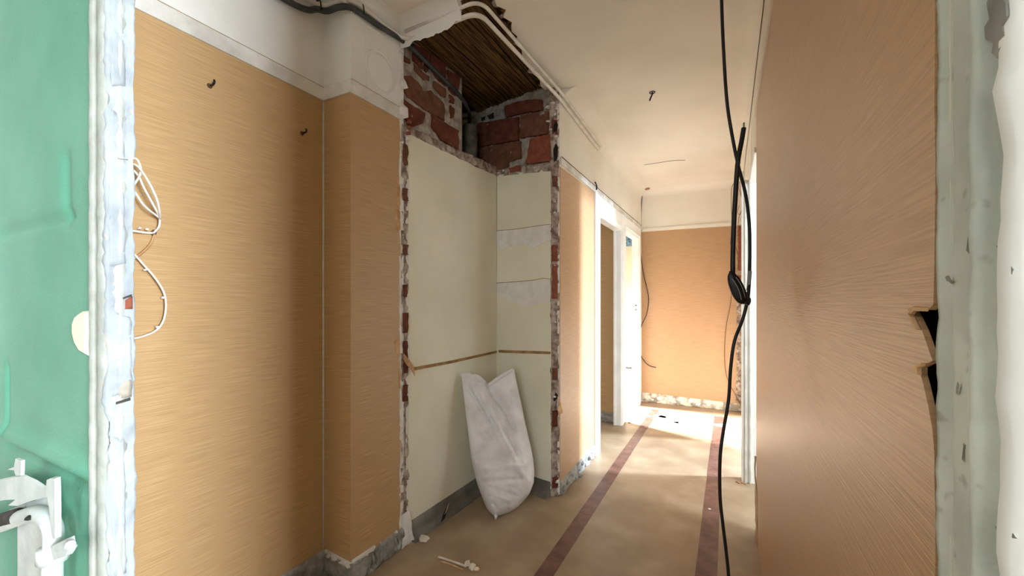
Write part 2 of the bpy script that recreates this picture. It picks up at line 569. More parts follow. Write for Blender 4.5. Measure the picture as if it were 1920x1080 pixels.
tag(cp, 'round white painted cover plate on the band above the pier', 'cover plate')

# ------------------------------------------------------------------ closet: back wall, side wall, recess
wall_back = struct(empty('wall_closet_back'), 'pale yellow closet back wall with bare brick above')
prism_z('masonry', [(-1.80, YT0), (CB[0][0] - .012, YT0), (-1.446, 2.145), (-1.80, 2.145)], 0, ZC + .03, M['mortar'], wall_back)
prism_z('masonry', [(-1.80, 2.145), (-1.446, 2.145), (-1.434, 2.56), (-1.80, 2.56)], 0, 2.07, M['mortar'], wall_back)
box('flue_back', (-1.86, -1.76), (2.0, 2.7), (1.9, ZC + .1), M['recess_dark'], wall_back)  # near-black lining paints the depth shade of the recess
box('flue_cheek', (-1.78, -1.47), (2.146, 2.150), (2.07, ZC + .05), M['recess_dark'], wall_back)
# yellow plaster skin with ragged top
top = [(765, 251), (780, 258), (795, 266), (812, 272), (828, 283), (845, 288), (860, 298), (876, 304), (890, 313), (905, 318), (918, 325), (933, 328)]
pts = [Vector((CB[0][0], 1.652, .05))] + [Vector((CB[1][0] - .001, CB[1][1], .05))] + [on_v(px, py, *CB) for px, py in reversed(top)]
slab('yellow_plaster', pts, CBN * .004, M['yellow'], wall_back)
wall_side = struct(prism_z('wall_closet_side', [(-1.80, 2.70), (CS[0][0] - .33, CS[0][1] + .0675 + .012), (CS[1][0], CS[1][1] + .012), (-.985, 2.47), (-.945, 2.49), (-.945, 2.60), (-1.02, 2.70)], 0, ZC + .03, M['mortar']),
                   'pale yellow closet side wall with bare terracotta brick above')
top = [(933, 329), (950, 326), (966, 324), (985, 323), (1003, 320), (1018, 319), (1033, 318)]
pts = [Vector((CS[0][0], CS[0][1], .05)), Vector((CS[1][0], CS[1][1], .05))] + [on_v(px, py, *CS) for px, py in reversed(top)]
slab('yellow_plaster', pts, CSN * .004, M['yellow'], wall_side)
for poly in ([(932, 433), (960, 431), (985, 428), (1010, 424), (1033, 421), (1033, 452), (1015, 458), (1000, 466), (985, 458), (960, 462), (938, 470), (932, 462)],
             [(932, 531), (965, 529), (1000, 526), (1033, 524), (1033, 566), (1012, 568), (985, 575), (960, 566), (940, 556), (932, 548)]):
    slab('filler_patch', [on_v(px, py, *CS) + CSN * .003 for px, py in poly], CSN * .0028, M['patch'], wall_side, .01)
    e = [on_v(px, py - .5, *CS) + CSN * .0055 for px, py in poly[:5]]
    tube('scored_line', e, .0016, M['brown'], wall_side, n=5, sub=2)
slab('batten_trace', [on_v(px, py, *CS) + CSN * .003 for px, py in ((936, 656), (1033, 659), (1033, 664), (936, 661))], CSN * .004, M['brown'], wall_side)
slab('batten_trace', [on_v(px, py, *CB) + CBN * .003 for px, py in ((772, 689), (850, 675), (932, 657), (932, 661), (850, 680), (772, 695))], CBN * .004, M['brown'], wall_back)
for px in (951, 1002): chip('nail_hole', tuple(on_v(px, 660, *CS) + CSN * .007), .006, M['recess_dark'], wall_side, seed=px)
# ragged mortar bed between yellow plaster and brick
rough('mortar_bed', on_v(765, 252, *CB) + CBN * .004, on_v(933, 331, *CB) + CBN * .004, on_v(933, 314, *CB) + CBN * .004, on_v(765, 238, *CB) + CBN * .004, 60, 5, CBN, .010, 26, M['mortardark'], wall_back, depth=.015)
rough('mortar_bed', on_v(931, 331, *CS) + CSN * .004, on_v(1034, 321, *CS) + CSN * .004, on_v(1034, 306, *CS) + CSN * .004, on_v(931, 316, *CS) + CSN * .004, 44, 5, CSN, .009, 26, M['mortardark'], wall_side, depth=.015)


def zz(ox, oy, s, lst):
    out = []
    for i, (a, b) in enumerate(lst):
        c, d = lst[(i + 1) % len(lst)]
        n = max(2, int(math.hypot(c - a, d - b) / 32))
        for k in range(n):
            t = k / n
            e = 0 if k == 0 else 1
            out.append((ox + (a + (c - a) * t + e * random.uniform(-6, 6)) / s, oy + (b + (d - b) * t + e * random.uniform(-6, 6)) / s))
    return out


SB = [([(230, 392), (470, 352), (718, 312), (716, 590), (480, 632), (236, 678)], 'brick'),
      ([(742, 300), (900, 262), (1075, 248), (1062, 515), (900, 545), (735, 568)], 'brick2'),
      ([(242, 694), (500, 640), (742, 602), (744, 800), (592, 850), (590, 922), (520, 935), (420, 952), (330, 900), (244, 835)], 'brick2'),
      ([(862, 572), (980, 545), (1096, 522), (1096, 840), (940, 862), (800, 880)], 'brick3'),
      ([(552, 192), (690, 140), (860, 112), (990, 108), (998, 236), (800, 262), (562, 320)], 'brick'),
      ([(600, 925), (738, 890), (738, 950), (620, 985)], 'brick3')]
for lst, m in SB:
    slab('brick', [on_v(px, py, *CS) - CSN * .012 for px, py in zz(860, 170, 6.355, lst)], CSN * .022, M[m], wall_side, .012)
# broken hollow block with dark cells
slab('broken_block', [on_v(px, py, *CS) - CSN * .012 for px, py in zz(860, 170, 6.355, [(238, 310), (330, 262), (430, 235), (525, 215), (540, 345), (400, 365), (250, 395)])], CSN * .010, M['cement'], wall_side, .03)
for k, lst in enumerate(([(265, 320), (320, 300), (310, 350), (270, 362)], [(340, 300), (415, 255), (420, 330), (360, 340)])):
    slab('block_cell', [on_v(px, py, *CS) - CSN * .003 for px, py in zz(860, 170, 6.355, lst)], CSN * .003, M['recess_dark'], wall_side)
for k, (px, py, s_) in enumerate(((1018, 217, .030), (1028, 205, .034), (1036, 196, .028), (1028, 230, .022), (1033, 245, .02), (945, 322, .022), (935, 326, .018), (1003, 316, .016))):
    p = on_v(px, py, *CS) + CSN * .004
    chip('mortar_lump', tuple(p), s_ * .68, M['trimgrey' if k != 0 else 'cement'], wall_side, seed=k + 5, flat=.6)
BB = [([(172, 110), (290, 180), (292, 300), (270, 330), (220, 290), (170, 240)], 'brick'),
      ([(318, 200), (430, 280), (430, 440), (380, 400), (318, 312)], 'brick'),
      ([(462, 330), (556, 382), (545, 440), (520, 525), (470, 480)], 'brick'),
      ([(175, 270), (240, 340), (292, 375), (290, 402), (250, 398), (215, 360), (180, 320)], 'brick2'),
      ([(80, 392), (150, 382), (218, 450), (240, 500), (300, 492), (360, 550), (402, 600), (405, 722), (280, 650), (130, 545), (80, 455)], 'brick2'),
      ([(345, 420), (430, 480), (430, 545), (395, 530), (345, 472)], 'brick2'),
      ([(470, 530), (507, 570), (502, 602), (475, 592)], 'brick'),
      ([(476, 622), (507, 650), (500, 712), (482, 722)], 'brick'),
      ([(66, 562), (150, 622), (250, 684), (230, 762), (130, 790), (68, 645)], 'brick'),
      ([(330, 712), (430, 770), (530, 832), (530, 982), (400, 902), (330, 800)], 'brick'),
      ([(66, 190), (130, 232), (132, 262), (72, 232)], 'brick')]
for lst, m in BB:
    bx_, by_ = sum(p[0] for p in lst) / len(lst), sum(p[1] for p in lst) / len(lst)
    lst = [(bx_ + (a - bx_) * 1.14, by_ + (b - by_) * 1.14) for a, b in lst]
    slab('brick', [on_v(px, py, *CB) - CBN * .014 for px, py in zz(740, 60, 4.5, lst)], CBN * .013, M[m], wall_back, .02)
# smeared mortar skin over the back bricks is rough masonry in front of the core, left open where bricks show
fpc = on_x(881, 250, -1.53)
tube('flue_pipe', [(fpc.x, fpc.y, 1.9), (fpc.x, fpc.y, 2.38)], .048, M['pipegrey'], wall_back, n=20, sub=2)
# demolished partition stub (left) and broken partition end (right)
stub = struct(empty('wall_partition_stub'), 'broken stub of the demolished closet partition beside the pier')
rough('broken_masonry', (XP + .000, YT0 + .002, 0), (CB[0][0] + .004, YT1 + .006, 0), (CB[0][0] + .004, YT1 + .006, ZR), (XP, YT0 + .002, ZR), 5, 150, (1, 0, 0), .012, 24, M['mortardark'], stub, jag=.006, depth=.03, seed=2)
rough('plaster_edge', (CB[0][0] + .006, YT1 - .004, 0), (CB[0][0] + .006, YT1 + .010, 0), (CB[0][0] + .006, YT1 + .010, ZR - .02), (CB[0][0] + .006, YT1 - .004, ZR - .02), 2, 150, (1, 0, 0), .006, 34, M['patch'], stub, jag=.006, depth=.014, seed=5)
for k, (z0, z1, m) in enumerate(((1.06, 1.16, 'brick'), (.86, 1.02, 'brick'), (1.24, 1.30, 'brick'), (1.72, 1.78, 'brick2'), (1.90, 2.0, 'brick2'), (.72, .80, 'brick'), (1.45, 1.50, 'brick2'))):
    rough('brick', (XP + .010, YT0 + .014, z0), (XP + .010, YT1 - .010, z0), (XP + .010, YT1 - .010, z1), (XP + .010, YT0 + .014, z1), 3, 6, (1, 0, 0), .008, 40, M[m], stub, jag=.005, depth=.02, seed=k)
for k in range(4):
    chip('mortar_lump', (XP + .012, 1.635 + .004 * k, 2.02 + .03 * k), .014, M['brick3' if k else 'patch'], stub, seed=50 + k, flat=.9)
chip('mortar_lump', (XP + .01, 1.60, 2.12), .035, M['patch'], stub, seed=77, flat=1.2)
chip('mortar_lump', (XP + .01, 1.61, 2.27), .025, M['patch'], stub, seed=78, flat=1.2)
rough('plaster_splash', (XP + .012, YT0 - .01, 0), (XP + .02, YT1 + .03, 0), (XP + .004, YT1 + .012, .16), (XP + .004, YT0 + .008, .16), 6, 10, (1, -.2, .3), .012, 22, M['patch'], stub, jag=.008, depth=.03)

pend = struct(empty('wall_partition_end'), 'broken brick end of the partition between closet and corridor')
A0, A1 = Vector((-.985, 2.438, 0)), Vector((-.942, 2.476, 0))
ENDN = Vector((A1.y - A0.y, -(A1.x - A0.x), 0)).normalized()


def endpt(t, z): return A0.lerp(A1, t) + Vector((0, 0, z))


rough('broken_masonry', endpt(0, 0), endpt(1, 0), endpt(1, ZC), endpt(0, ZC), 5, 170, ENDN, .010, 24, M['mortardark'], pend, jag=.004, depth=.03, seed=9)
rough('plaster_edge', endpt(.82, 0), endpt(1.05, 0), endpt(1.05, ZC - .1), endpt(.82, ZC - .1), 2, 150, ENDN, .005, 34, M['patch'], pend, jag=.004, depth=.014, seed=11)
for k, (py0, py1, m) in enumerate(((460, 490, 'brick3'), (495, 560, 'brick3'), (690, 712, 'brick2'), (770, 800, 'brick'), (895, 915, 'brick'), (330, 350, 'brick2'), (225, 252, 'brick'))):
    z0 = CAM_H + (HORIZON - py1) / FPX * 2.62; z1 = CAM_H + (HORIZON - py0) / FPX * 2.62
    a, b = A0.lerp(A1, .18) + ENDN * .008, A0.lerp(A1, .78) + ENDN * .008
    rough('brick', a + Vector((0, 0, z0)), b + Vector((0, 0, z0)), b + Vector((0, 0, z1)), a + Vector((0, 0, z1)), 3, 8, ENDN, .007, 40, M[m], pend, jag=.004, depth=.02, seed=k + 20)
for k, (py0, py1) in enumerate(((228, 250), (270, 305), (735, 752))):
    z0 = CAM_H + (HORIZON - py1) / FPX * 2.62; z1 = CAM_H + (HORIZON - py0) / FPX * 2.62
    pts = [A0.lerp(A1, t) + ENDN * .014 + Vector((0, 0, z)) for t, z in ((.3, z0), (.7, z0 + .02), (.78, z1 - .02), (.5, z1), (.25, z1 - .04))]
    slab('hollow_cell', pts, ENDN * .003, M['recess_dark'], pend)
for k, (py, s_) in enumerate(((175, .03), (205, .03), (217, .024), (258, .022), (300, .02), (380, .02), (400, .018), (590, .018), (605, .016), (745, .024), (905, .03))):
    p = endpt(.55 + .2 * math.sin(k * 2), CAM_H + (HORIZON - py) / FPX * 2.62) + ENDN * .012
    chip('mortar_lump', tuple(p), s_ * .55, M['trimgrey'], pend, seed=100 + k, flat=.7)

# ------------------------------------------------------------------ corridor left wall, doors, end wall
XB = -1.00
corr = struct(empty('wall_corridor'), 'papered left corridor wall with two doorways')
D1 = (3.30, 4.17, 1.98); D2 = (4.26, 5.10, 2.00)
boxes('masonry', [((XB, XC), (2.478, D1[0]), (0, ZC + .03)), ((XB, XC), (D1[0], D1[1]), (D1[2], ZC + .03)), ((XB, XC), (D1[1], D2[0]), (0, ZC + .03)),
                  ((XB, XC), (D2[0], D2[1]), (D2[2], ZC + .03)), ((XB, XC), (D2[1], 5.40), (0, ZC + .03))], M['cream'], corr)
slab('wallpaper', [(XC, 2.482, .085), (XC, 3.232, .085), (XC, 3.232, 2.075), (XC, 2.482, 2.06)], (.003, 0, 0), M['paper_pink'], corr)
rr = rail(2, 'dusty picture rail along the corridor left wall', [(XC - .004, XC + .012, 2.482, YF - .004, 2.075, 2.118)])
tube('rail_crack', [(XC + .011, 2.49, 2.122), (XC + .011, 3.3, 2.121), (XC + .011, 4.2, 2.122), (XC + .011, 5.2, 2.12)], .0025, M['wirebrown'], rr, n=5)


def door_frame(idx, label, y0, y1, ztop, zhead, cw, cw2):
    """y0,y1 clear opening; ztop clear head height"""
    root = struct(empty('door_%d' % idx, (XC, y0, 0)), label)
    box('jamb', (XB - .006, XC + .010), (y0 - .035, y0), (0, ztop), M['gloss'], root, .003)
    box('jamb', (XB - .006, XC + .010), (y1, y1 + .035), (0, ztop), M['gloss'], root, .003)
    box('head', (XB - .006, XC + .010), (y0 - .035, y1 + .035), (ztop, ztop + .03), M['gloss'], root, .003)
    box('casing', (XC - .002, XC + .018), (y0 - cw, y0 - .012), (0, zhead), M['gloss'], root, .004)
    box('casing', (XC - .002, XC + .018), (y1 + .012, y1 + cw2), (0, zhead), M['gloss'], root, .004)
    box('casing', (XC - .002, XC + .016), (y0 - .012, y1 + .012), (ztop + .012, zhead), M['gloss'], root, .004)
    box('casing_bead', (XC + .010, XC + .024), (y0 - .034, y0 - .020), (0, ztop + .03), M['gloss'], root, .003)
    box('casing_bead', (XC + .010, XC + .024), (y1 + .020, y1 + .034), (0, ztop + .03), M['gloss'], root, .003)
    box('casing_bead', (XC + .010, XC + .024), (y0 - .034, y1 + .034), (ztop + .03, ztop + .044), M['gloss'], root, .003)
    box('door_stop', (XB - .004, XB + .018), (y1 - .012, y1 + .001), (0, ztop), M['gloss'], root, .002)
    return root


d1 = door_frame(1, 'white door frame of the first doorway on the corridor', 3.36, 4.14, 1.905, 2.07, .13, .085)
d2 = door_frame(2, 'white door frame of the sunlit doorway at the corridor end', 4.31, 5.03, 1.935, 2.07, .08, .10)
for z in (1.16, 1.11): chip('latch_hole', (XC - .02, 5.028, z), .012, M['soot'], d2, seed=int(z * 100), flat=.8)
tube('rail_cord', [(XC + .02, 3.24, 2.09), (XC + .022, 3.235, 2.12), (XC + .02, 3.20, 2.14)], .006, M['black'], d1, n=6)

wall_far = struct(box('wall_far', (XB + .004, 1.9), (YF, YF + .12), (0, ZC + .03), M['cream']), 'papered end wall of the corridor under a cream band')
slab('wallpaper', [(XC + .002, YF, .10), (XR + .04, YF, .075), (XR + .04, YF, 2.045), (XC + .002, YF, 2.06)], (0, -.003, 0), M['paper_pink'], wall_far)
rail(3, 'cream picture rail on the corridor end wall', [(XC, XR, YF - .010, YF + .002, 2.055, 2.095)], 'cream')
# torn brick edge where a partition met the end wall
rough('torn_edge', (.075, YF - .006, .1), (.135, YF - .006, .1), (.135, YF - .006, 2.06), (.085, YF - .006, 2.06), 4, 60, (0, -1, 0), .008, 22, M['mortardark'], wall_far, jag=.012, depth=.01)
for k, (z0, z1) in enumerate(((1.55, 2.04), (1.30, 1.50))):
    rough('brick', (.088, YF - .012, z0), (.13, YF - .012, z0), (.13, YF - .012, z1), (.092, YF - .012, z1), 3, 14, (0, -1, 0), .006, 30, M['brick3'], wall_far, jag=.006, depth=.012, seed=k)

# ------------------------------------------------------------------ right wall (thin paper sheet over masonry) and openings
OA = (2.56, 3.23, 2.03); OB = (3.31, 4.12, 2.03)
wall_right = struct(empty('wall_right'), 'papered right hallway wall close to the camera')
boxes('masonry', [((XR + .004, XR + .12), (.452, OA[0] - .004), (0, ZC + .03)), ((XR + .004, XR + .12), (OA[0], OA[1]), (OA[2], ZC + .03)),
                  ((XR + .004, XR + .12), (OA[1] + .03, OB[0]), (0, ZC + .03)), ((XR + .004, XR + .12), (OB[0], OB[1]), (OB[2], ZC + .03)), ((XR + .004, XR + .12), (OB[1], YF + .02), (0, ZC + .03)),
                  ((XR + .06, XR + .12), (.39, .46), (0, ZC + .03)), ((XR + .004, XR + .07), (.39, .452), (1.24, ZC + .03)), ((XR + .004, XR + .07), (.39, .452), (0, 1.06))], M['cream'], wall_right)
ed_near = [on_x(px, py, XR) for px, py in ((1754, 1250), (1753, 1080), (1754, 960), (1752, 900), (1752, 850), (1748, 805), (1740, 760), (1731, 720), (1726, 702), (1726, 688), (1738, 682), (1749, 676), (1744, 664), (1736, 640), (1728, 618), (1717, 594), (1711, 584), (1720, 579), (1742, 581), (1750, 570), (1752, 500), (1753, 400), (1754, 300), (1752, 200), (1753, 100), (1753, 0), (1753, -300))]
p0 = Vector((XR, ed_near[0].y, .0)); p1 = Vector((XR, ed_near[-1].y, 2.19))
ed_far = [(OA[0] - .006 + o, p.z) for p, o in jagline((0, 0, 0.0), (0, 0, 2.19), 40, .006, 8.2)]
pts = [p0] + ed_near + [p1] + [Vector((XR, y, z)) for y, z in reversed(ed_far)]
slab('wallpaper', pts, (.004, 0, 0), M['paper_pink'], wall_right)
box('cavity', (XR + .03, XR + .035), (.395, .46), (1.02, 1.30), M['recess_dark'], wall_right)  # near-black liners paint the shade inside the torn switch hole
box('cavity', (XR + .005, XR + .035), (.446, .451), (1.02, 1.30), M['recess_dark'], wall_right)
box('cavity', (XR + .005, XR + .035), (.401, .4035), (1.02, 1.30), M['recess_dark'], wall_right)
# curled paper lips of the torn switch hole
for lst in (((1709, 580), (1720, 574), (1744, 577), (1742, 584), (1722, 583), (1716, 590)), ((1726, 700), (1722, 690), (1727, 682), (1738, 680), (1736, 687), (1729, 690), (1730, 704)), ((1711, 586), (1717, 594), (1728, 618), (1725, 619), (1713, 596))):
    slab('torn_paper', [on_x(px, py, XR) + Vector((-.0005, 0, 0)) for px, py in lst], (-.0025, 0, 0), M['torn'], wall_right, .1)
rough('loose_paper_edge', (XR - .002, 2.43, .0), (XR - .008, 2.52, .0), (XR - .008, 2.51, .42), (XR - .002, 2.50, .42), 4, 14, (-1, 0, 0), .008, 12, M['paper_pink'], wall_right, jag=.012, depth=.002)
rail(4, 'cream rail above the wallpaper of the right wall', [(XR - .008, XR + .006, .39, OA[0] + .02, 2.19, 2.235)], 'cream')
# white door frame of the opening on the right, its far jamb showing
d3 = struct(empty('door_3', (XR, OA[0], 0)), 'white door frame of the narrow opening in the right wall')
box('jamb', (XR - .045, XR + .14), (OA[1], OA[1] + .035), (0.0, OA[2]), M['gloss'], d3, .004)
box('casing', (XR - .052, XR - .034), (OA[1] - .006, OB[0] + .004), (0.0, OA[2] + .06), M['gloss'], d3, .005)
box('casing_bead', (XR - .034, XR - .022), (OA[1] - .014, OA[1] + .002), (0.0, OA[2]), M['trimgrey'], d3, .003)
box('casing_bead', (XR - .008, XR + .004), (OA[1] - .014, OA[1] + .002), (0.0, OA[2]), M['trimgrey'], d3, .003)
box('head', (XR - .010, XR + .13), (OA[0], OA[1]), (OA[2] - .03, OA[2]), M['gloss'], d3, .004)
box('jamb', (XR + .006, XR + .13), (OA[0] - .004, OA[0] + .010), (0.0, OA[2]), M['gloss'], d3, .003)
for k in range(5): chip('splinter', (XR - .03 - .012 * k, OA[1] - .03 + .01 * (k % 3), 0), .012, M['wood'], d3, seed=200 + k, flat=.5)

# ------------------------------------------------------------------ baseboard remnants
bl = struct(empty('baseboard_left'), 'chipped grey cement skirting bed under the left wall and pier')
rough('cement_bed', (XL, .39, .0), (XL, YP, .0), (XL, YP, .11), (XL, .39, .11), 60, 8, (1, 0, 0), .010, 22, M['cement'], bl, fn=lambda u, v: .011, depth=.03)
rough('cement_bed', (XL, YP, .0), (XP, YP, .0), (XP, YP, .095), (XL, YP, .105), 16, 8, (0, -1, 0), .010, 22, M['cement'], bl, fn=lambda u, v: .011, depth=.03, seed=3)
rough('cement_bed', (XP, YP - .01, .0), (XP, YT0 + .01, .0), (XP, YT0 + .01, .10), (XP, YP - .01, .095), 30, 8, (1, 0, 0), .012, 20, M['cement'], bl, fn=lambda u, v: .011, depth=.03, seed=5)
for k, (x, y, z, s_) in enumerate(((XL + .05, YP - .012, .10, .022), (XL + .09, YP - .012, .098, .02), (XL + .13, YP - .012, .095, .022), (XP - .005, YP - .01, .09, .024), (XP + .006, 1.37, .095, .02), (XP + .006, 1.33, .095, .016), (XP + .006, 1.46, .10, .010), (XP + .006, 1.56, .10, .02))):
    chip('plaster_lump', (x, y, z - .006), s_ * .62, M['trimgrey'], bl, seed=k + 300, flat=.6)
rough('plaster_edge', (XL + .02, YP - .010, .088), (XP + .004, YP - .010, .082), (XP + .004, YP - .010, .102), (XL + .02, YP - .010, .118), 26, 3, (0, -1, 0), .010, 40, M['trimgrey'], bl, depth=.014, seed=8)
rough('plaster_edge', (XP + .010, YP, .088), (XP + .010, 1.42, .094), (XP + .010, 1.42, .106), (XP + .010, YP, .108), 20, 3, (1, 0, 0), .010, 40, M['trimgrey'], bl, depth=.014, seed=9)
# adhesive ridges on the pier skirting bed
for k in range(9):
    y = 1.38 + .024 * k
    tube('adhesive_ridge', [(XP + .012, y, .012), (XP + .015, y + .006 * math.sin(k), .045), (XP + .011, y + .01 * math.cos(k * 2), .08)], .0055, M['cement'], bl, n=6, sub=3)


def rubble(label, loc, s_, m, seed, group, flat=.45):
    o = chip('plaster_fragment' if m != 'brick3' else 'brick_fragment', (0, 0, 0), s_, M[m], None, seed, flat)
    o.location = loc
    return tag(o, label, 'rubble', group)


# closet cove skirting
def cove_base(name, a, b, n_in, h, r, parent):
    a, b, n_in = Vector((*a, 0)), Vector((*b, 0)), Vector(n_in)
    vs, fs = [], []
    K, S = 8, 20
    for i in range(S + 1):
        p = a.lerp(b, i / S)
        row = [p + n_in * .006 + Vector((0, 0, h))]
        for k in range(K + 1):
            t = k / K * math.pi / 2
            row.append(p + n_in * (.006 + r * (1 - math.cos(t))) + Vector((0, 0, max(r * (1 - math.sin(t)), .001))))
        row.append(p - n_in * .002 + Vector((0, 0, 0)))
        row.append(p - n_in * .002 + Vector((0, 0, h)))
        vs += row
    W = K + 4
    for i in range(S):
        for k in range(W):
            fs.append([i*W+k, i*W+(k+1) % W, (i+1)*W+(k+1) % W, (i+1)*W+k])
    fs.append(list(range(W))); fs.append([S*W+k for k in range(W)])
    return mesh(name, vs, fs, M['cove'], parent, smooth=True)


bc = struct(empty('baseboard_closet'), 'dark grey coved skirting inside the closet')
cove_base('cove', (CB[0][0], 1.664), CB[1], CBN, .095, .045, bc)
cove_base('cove', CS[0], (CS[1][0] - .004, CS[1][1]), CSN, .095, .045, bc)
hp = on_z(822, 985, .0)
hc = Vector((CB[0][0] + .05, 1.90, .028))
slab('torn_hole', [hc + Vector(d) for d in ((.004, -.035, -.020), (.004, .0, -.012), (-.002, .03, .018), (-.004, .02, .03), (0, -.01, .012))], (.006, -.003, .006), M['recess_dark'], bc)
slab('torn_flap', [hc + Vector(d) for d in ((.012, -.012, .018), (.008, .022, .034), (.010, .034, .060), (.014, .015, .052))], (.004, 0, .002), M['torn'], bc, .1)

bcorr = struct(empty('baseboard_corridor'), 'broken cement skirting bed along the corridor left wall')
rough('cement_bed', (XC, 2.485, .0), (XC, 3.23, .0), (XC, 3.23, .095), (XC, 2.485, .085), 50, 8, (1, 0, 0), .014, 20, M['cement'], bcorr, fn=lambda u, v: .011, depth=.03, seed=7)
for k in range(9):
    y = 2.52 + .078 * k
    chip('cement_lump', (XC + .010, y, .006 + .022 * (k % 3)), .016 + .008 * (k % 2), M['cement'], bcorr, seed=400 + k, flat=.9)
bfar = struct(empty('baseboard_far'), 'whitewashed broken skirting bed under the end wall')
rough('cement_bed', (XC, YF - .002, .0), (XR, YF - .002, .0), (XR, YF - .002, .085), (XC, YF - .002, .112), 70, 8, (0, -1, 0), .012, 18, M['cementwhite'], bfar, fn=lambda u, v: .011, depth=.03, seed=12)
for k in range(10):
    chip('plaster_lump', (XC + .12 + .085 * k, YF - .004, .02 + .012 * (k % 3)), .026 + .012 * ((k * 3) % 4) / 3, M['patch' if k < 7 else 'cementwhite'], bfar, seed=430 + k, flat=.8)

# ------------------------------------------------------------------ doorway in the foreground
wf = struct(empty('wall_front'), 'doorway wall between the camera room and the hallway')
JX = -.972
YG = .336                                         # green wall face
boxes('masonry', [((-3.2, JX - .004), (YG + .026, .3695), (0, ZC + .1)), ((XR + .012, 2.6), (YD0 + .004, YD1 + .03), (0, ZC + .1)), ((JX - .1, XR + .1), (YD0, YD1), (2.35, ZC + .1))], M['plaster'], wf)


# left jamb: reveal of ragged plaster plus painted frame remnant
def left_prof(u, v):
    return .004 * math.sin(v * 60) * .3


jl0, jl1 = on_y(197, 500, YD0 + .004), on_x(249, 500, JX)
rough('reveal_plaster', (JX, .3340, .0), (JX, .3720, .0), (JX, .3720, 2.36), (JX, .3340, 2.36), 16, 300, (1, 0, 0), .0042, 34, M['jamb'], wf, jag=.0045, depth=.012, seed=31)
slabs = [(1.28, 1.56, .3360, .3587), (1.05, 1.20, .3407, .3680), (.72, .98, .3387, .36), (1.60, 1.85, .3387, .3573)]
for k, (z0, z1, y0, y1) in enumerate(slabs):
    rough('plaster_flake', (JX + .002, y0, z0), (JX + .002, y1, z0 + .008), (JX + .002, y1 - .004, z1 - .01), (JX + .002, y0 + .003, z1), 6, 26, (1, 0, 0), .002, 30, M['jamb'], wf, jag=.004, depth=.004, seed=60 + k)
rough('exposed_brick', (JX + .0035, .3573, 1.205), (JX + .0035, .3667, 1.205), (JX + .0035, .3680, 1.228), (JX + .0035, .3587, 1.221), 3, 4, (1, 0, 0), .002, 60, M['brick3'], wf, jag=.002, depth=.004, seed=3)
rough('exposed_block', (JX + .0035, .3493, 1.045), (JX + .0035, .3653, 1.045), (JX + .0035, .3667, 1.085), (JX + .0035, .3493, 1.085), 3, 6, (1, 0, 0), .003, 60, M['mortar'], wf, jag=.002, depth=.004, seed=4)
slab('plaster_crack', [(JX + .004, .3440, 1.040), (JX + .004, .3640, 1.044), (JX + .004, .3640, 1.039), (JX + .004, .3440, 1.036)], (.002, 0, 0), M['soot'], wf)
slab('plaster_crack', [(JX + .004, .3540, 1.226), (JX + .004, .3660, 1.232), (JX + .004, .3660, 1.228), (JX + .004, .3540, 1.223)], (.002, 0, 0), M['soot'], wf)
slab('plaster_crack', [(JX + .004, .3467, 1.475), (JX + .004, .3613, 1.478), (JX + .004, .3613, 1.476), (JX + .004, .3467, 1.473)], (.002, 0, 0), M['cement'], wf)
# rounded white frame remnant on the near side
vs, fs = [], []
prof = [(-1.043, 0.348), (-1.043, 0.333), (-1.032, 0.329), (-1.0211, 0.332), (-1.017, 0.337), (-1.0101, 0.333), (-0.9964, 0.329), (-0.9827, 0.332), (-0.9745, 0.339), (-0.969, 0.351), (-0.9745, 0.363), (-1.0211, 0.368)]
NZ = 120
for j in range(NZ + 1):
    z = 2.36 * j / NZ
    for (x, y) in prof:
        p = Vector((x, y, z))
        vs.append((x + .0018 * nz(p, 40), y + .0014 * nz(p + Vector((3, 0, 0)), 36), z))
W = len(prof)
for j in range(NZ):
    for k in range(W):
        fs.append([j*W+k, j*W+(k+1) % W, (j+1)*W+(k+1) % W, (j+1)*W+k])
fs.append(list(range(W))); fs.append([NZ*W+k for k in range(W)])
mesh('painted_frame', vs, fs, M['frameold'], wf, smooth=True)
lp = on_y(150, 622, .306)
pts = [on_y(px, py, .334) for px, py in ((170, 582), (155, 584), (146, 592), (141, 606), (141, 625), (146, 645), (156, 662), (168, 668))]
slab('filler_blob', pts, (0, -.006, 0), M['yellow'], wf, .15)


# right jamb
def rj(u, v):
    y = u
    h = 0.0
    if y < .26: h -= .006 * (1 - abs(y - .13) / .13)
    h += .004 * math.exp(-((y - .62) / .05) ** 2)
    h -= (.005 + .004 * nz((v * 30, y * 3, 2), 1.0) + .002 * nz((v * 90, y * 9, 5), 1.0)) * (1 if y > .68 + .03 * nz((v * 60, 0, 0), 1.0) else 0)
    return h


rough('reveal_plaster', (XR, YD1 + .004, 0), (XR, YD0 - .002, 0), (XR, YD0 - .002, 2.36), (XR, YD1 + .004, 2.36), 40, 420, (-1, 0, 0), .0016, 40, M['jambgrey'], wf, fn=rj, jag=.0015, depth=.02, seed=41)
rough('near_plaster', (XR - .001, YD0 - .002, 0), (XR + .5, YD0 - .002, 0), (XR + .5, YD0 - .002, 2.36), (XR - .001, YD0 - .002, 2.36), 60, 200, (0, -1, 0), .003, 30, M['plaster'], wf, jag=.003, depth=.012, seed=44)
def jpatch(name, lst, m, t=.0012, taper=.12):
    return slab(name, [on_x(px, py, XR - .0012) for px, py in lst], (-t, 0, 0), M[m], wf, taper)


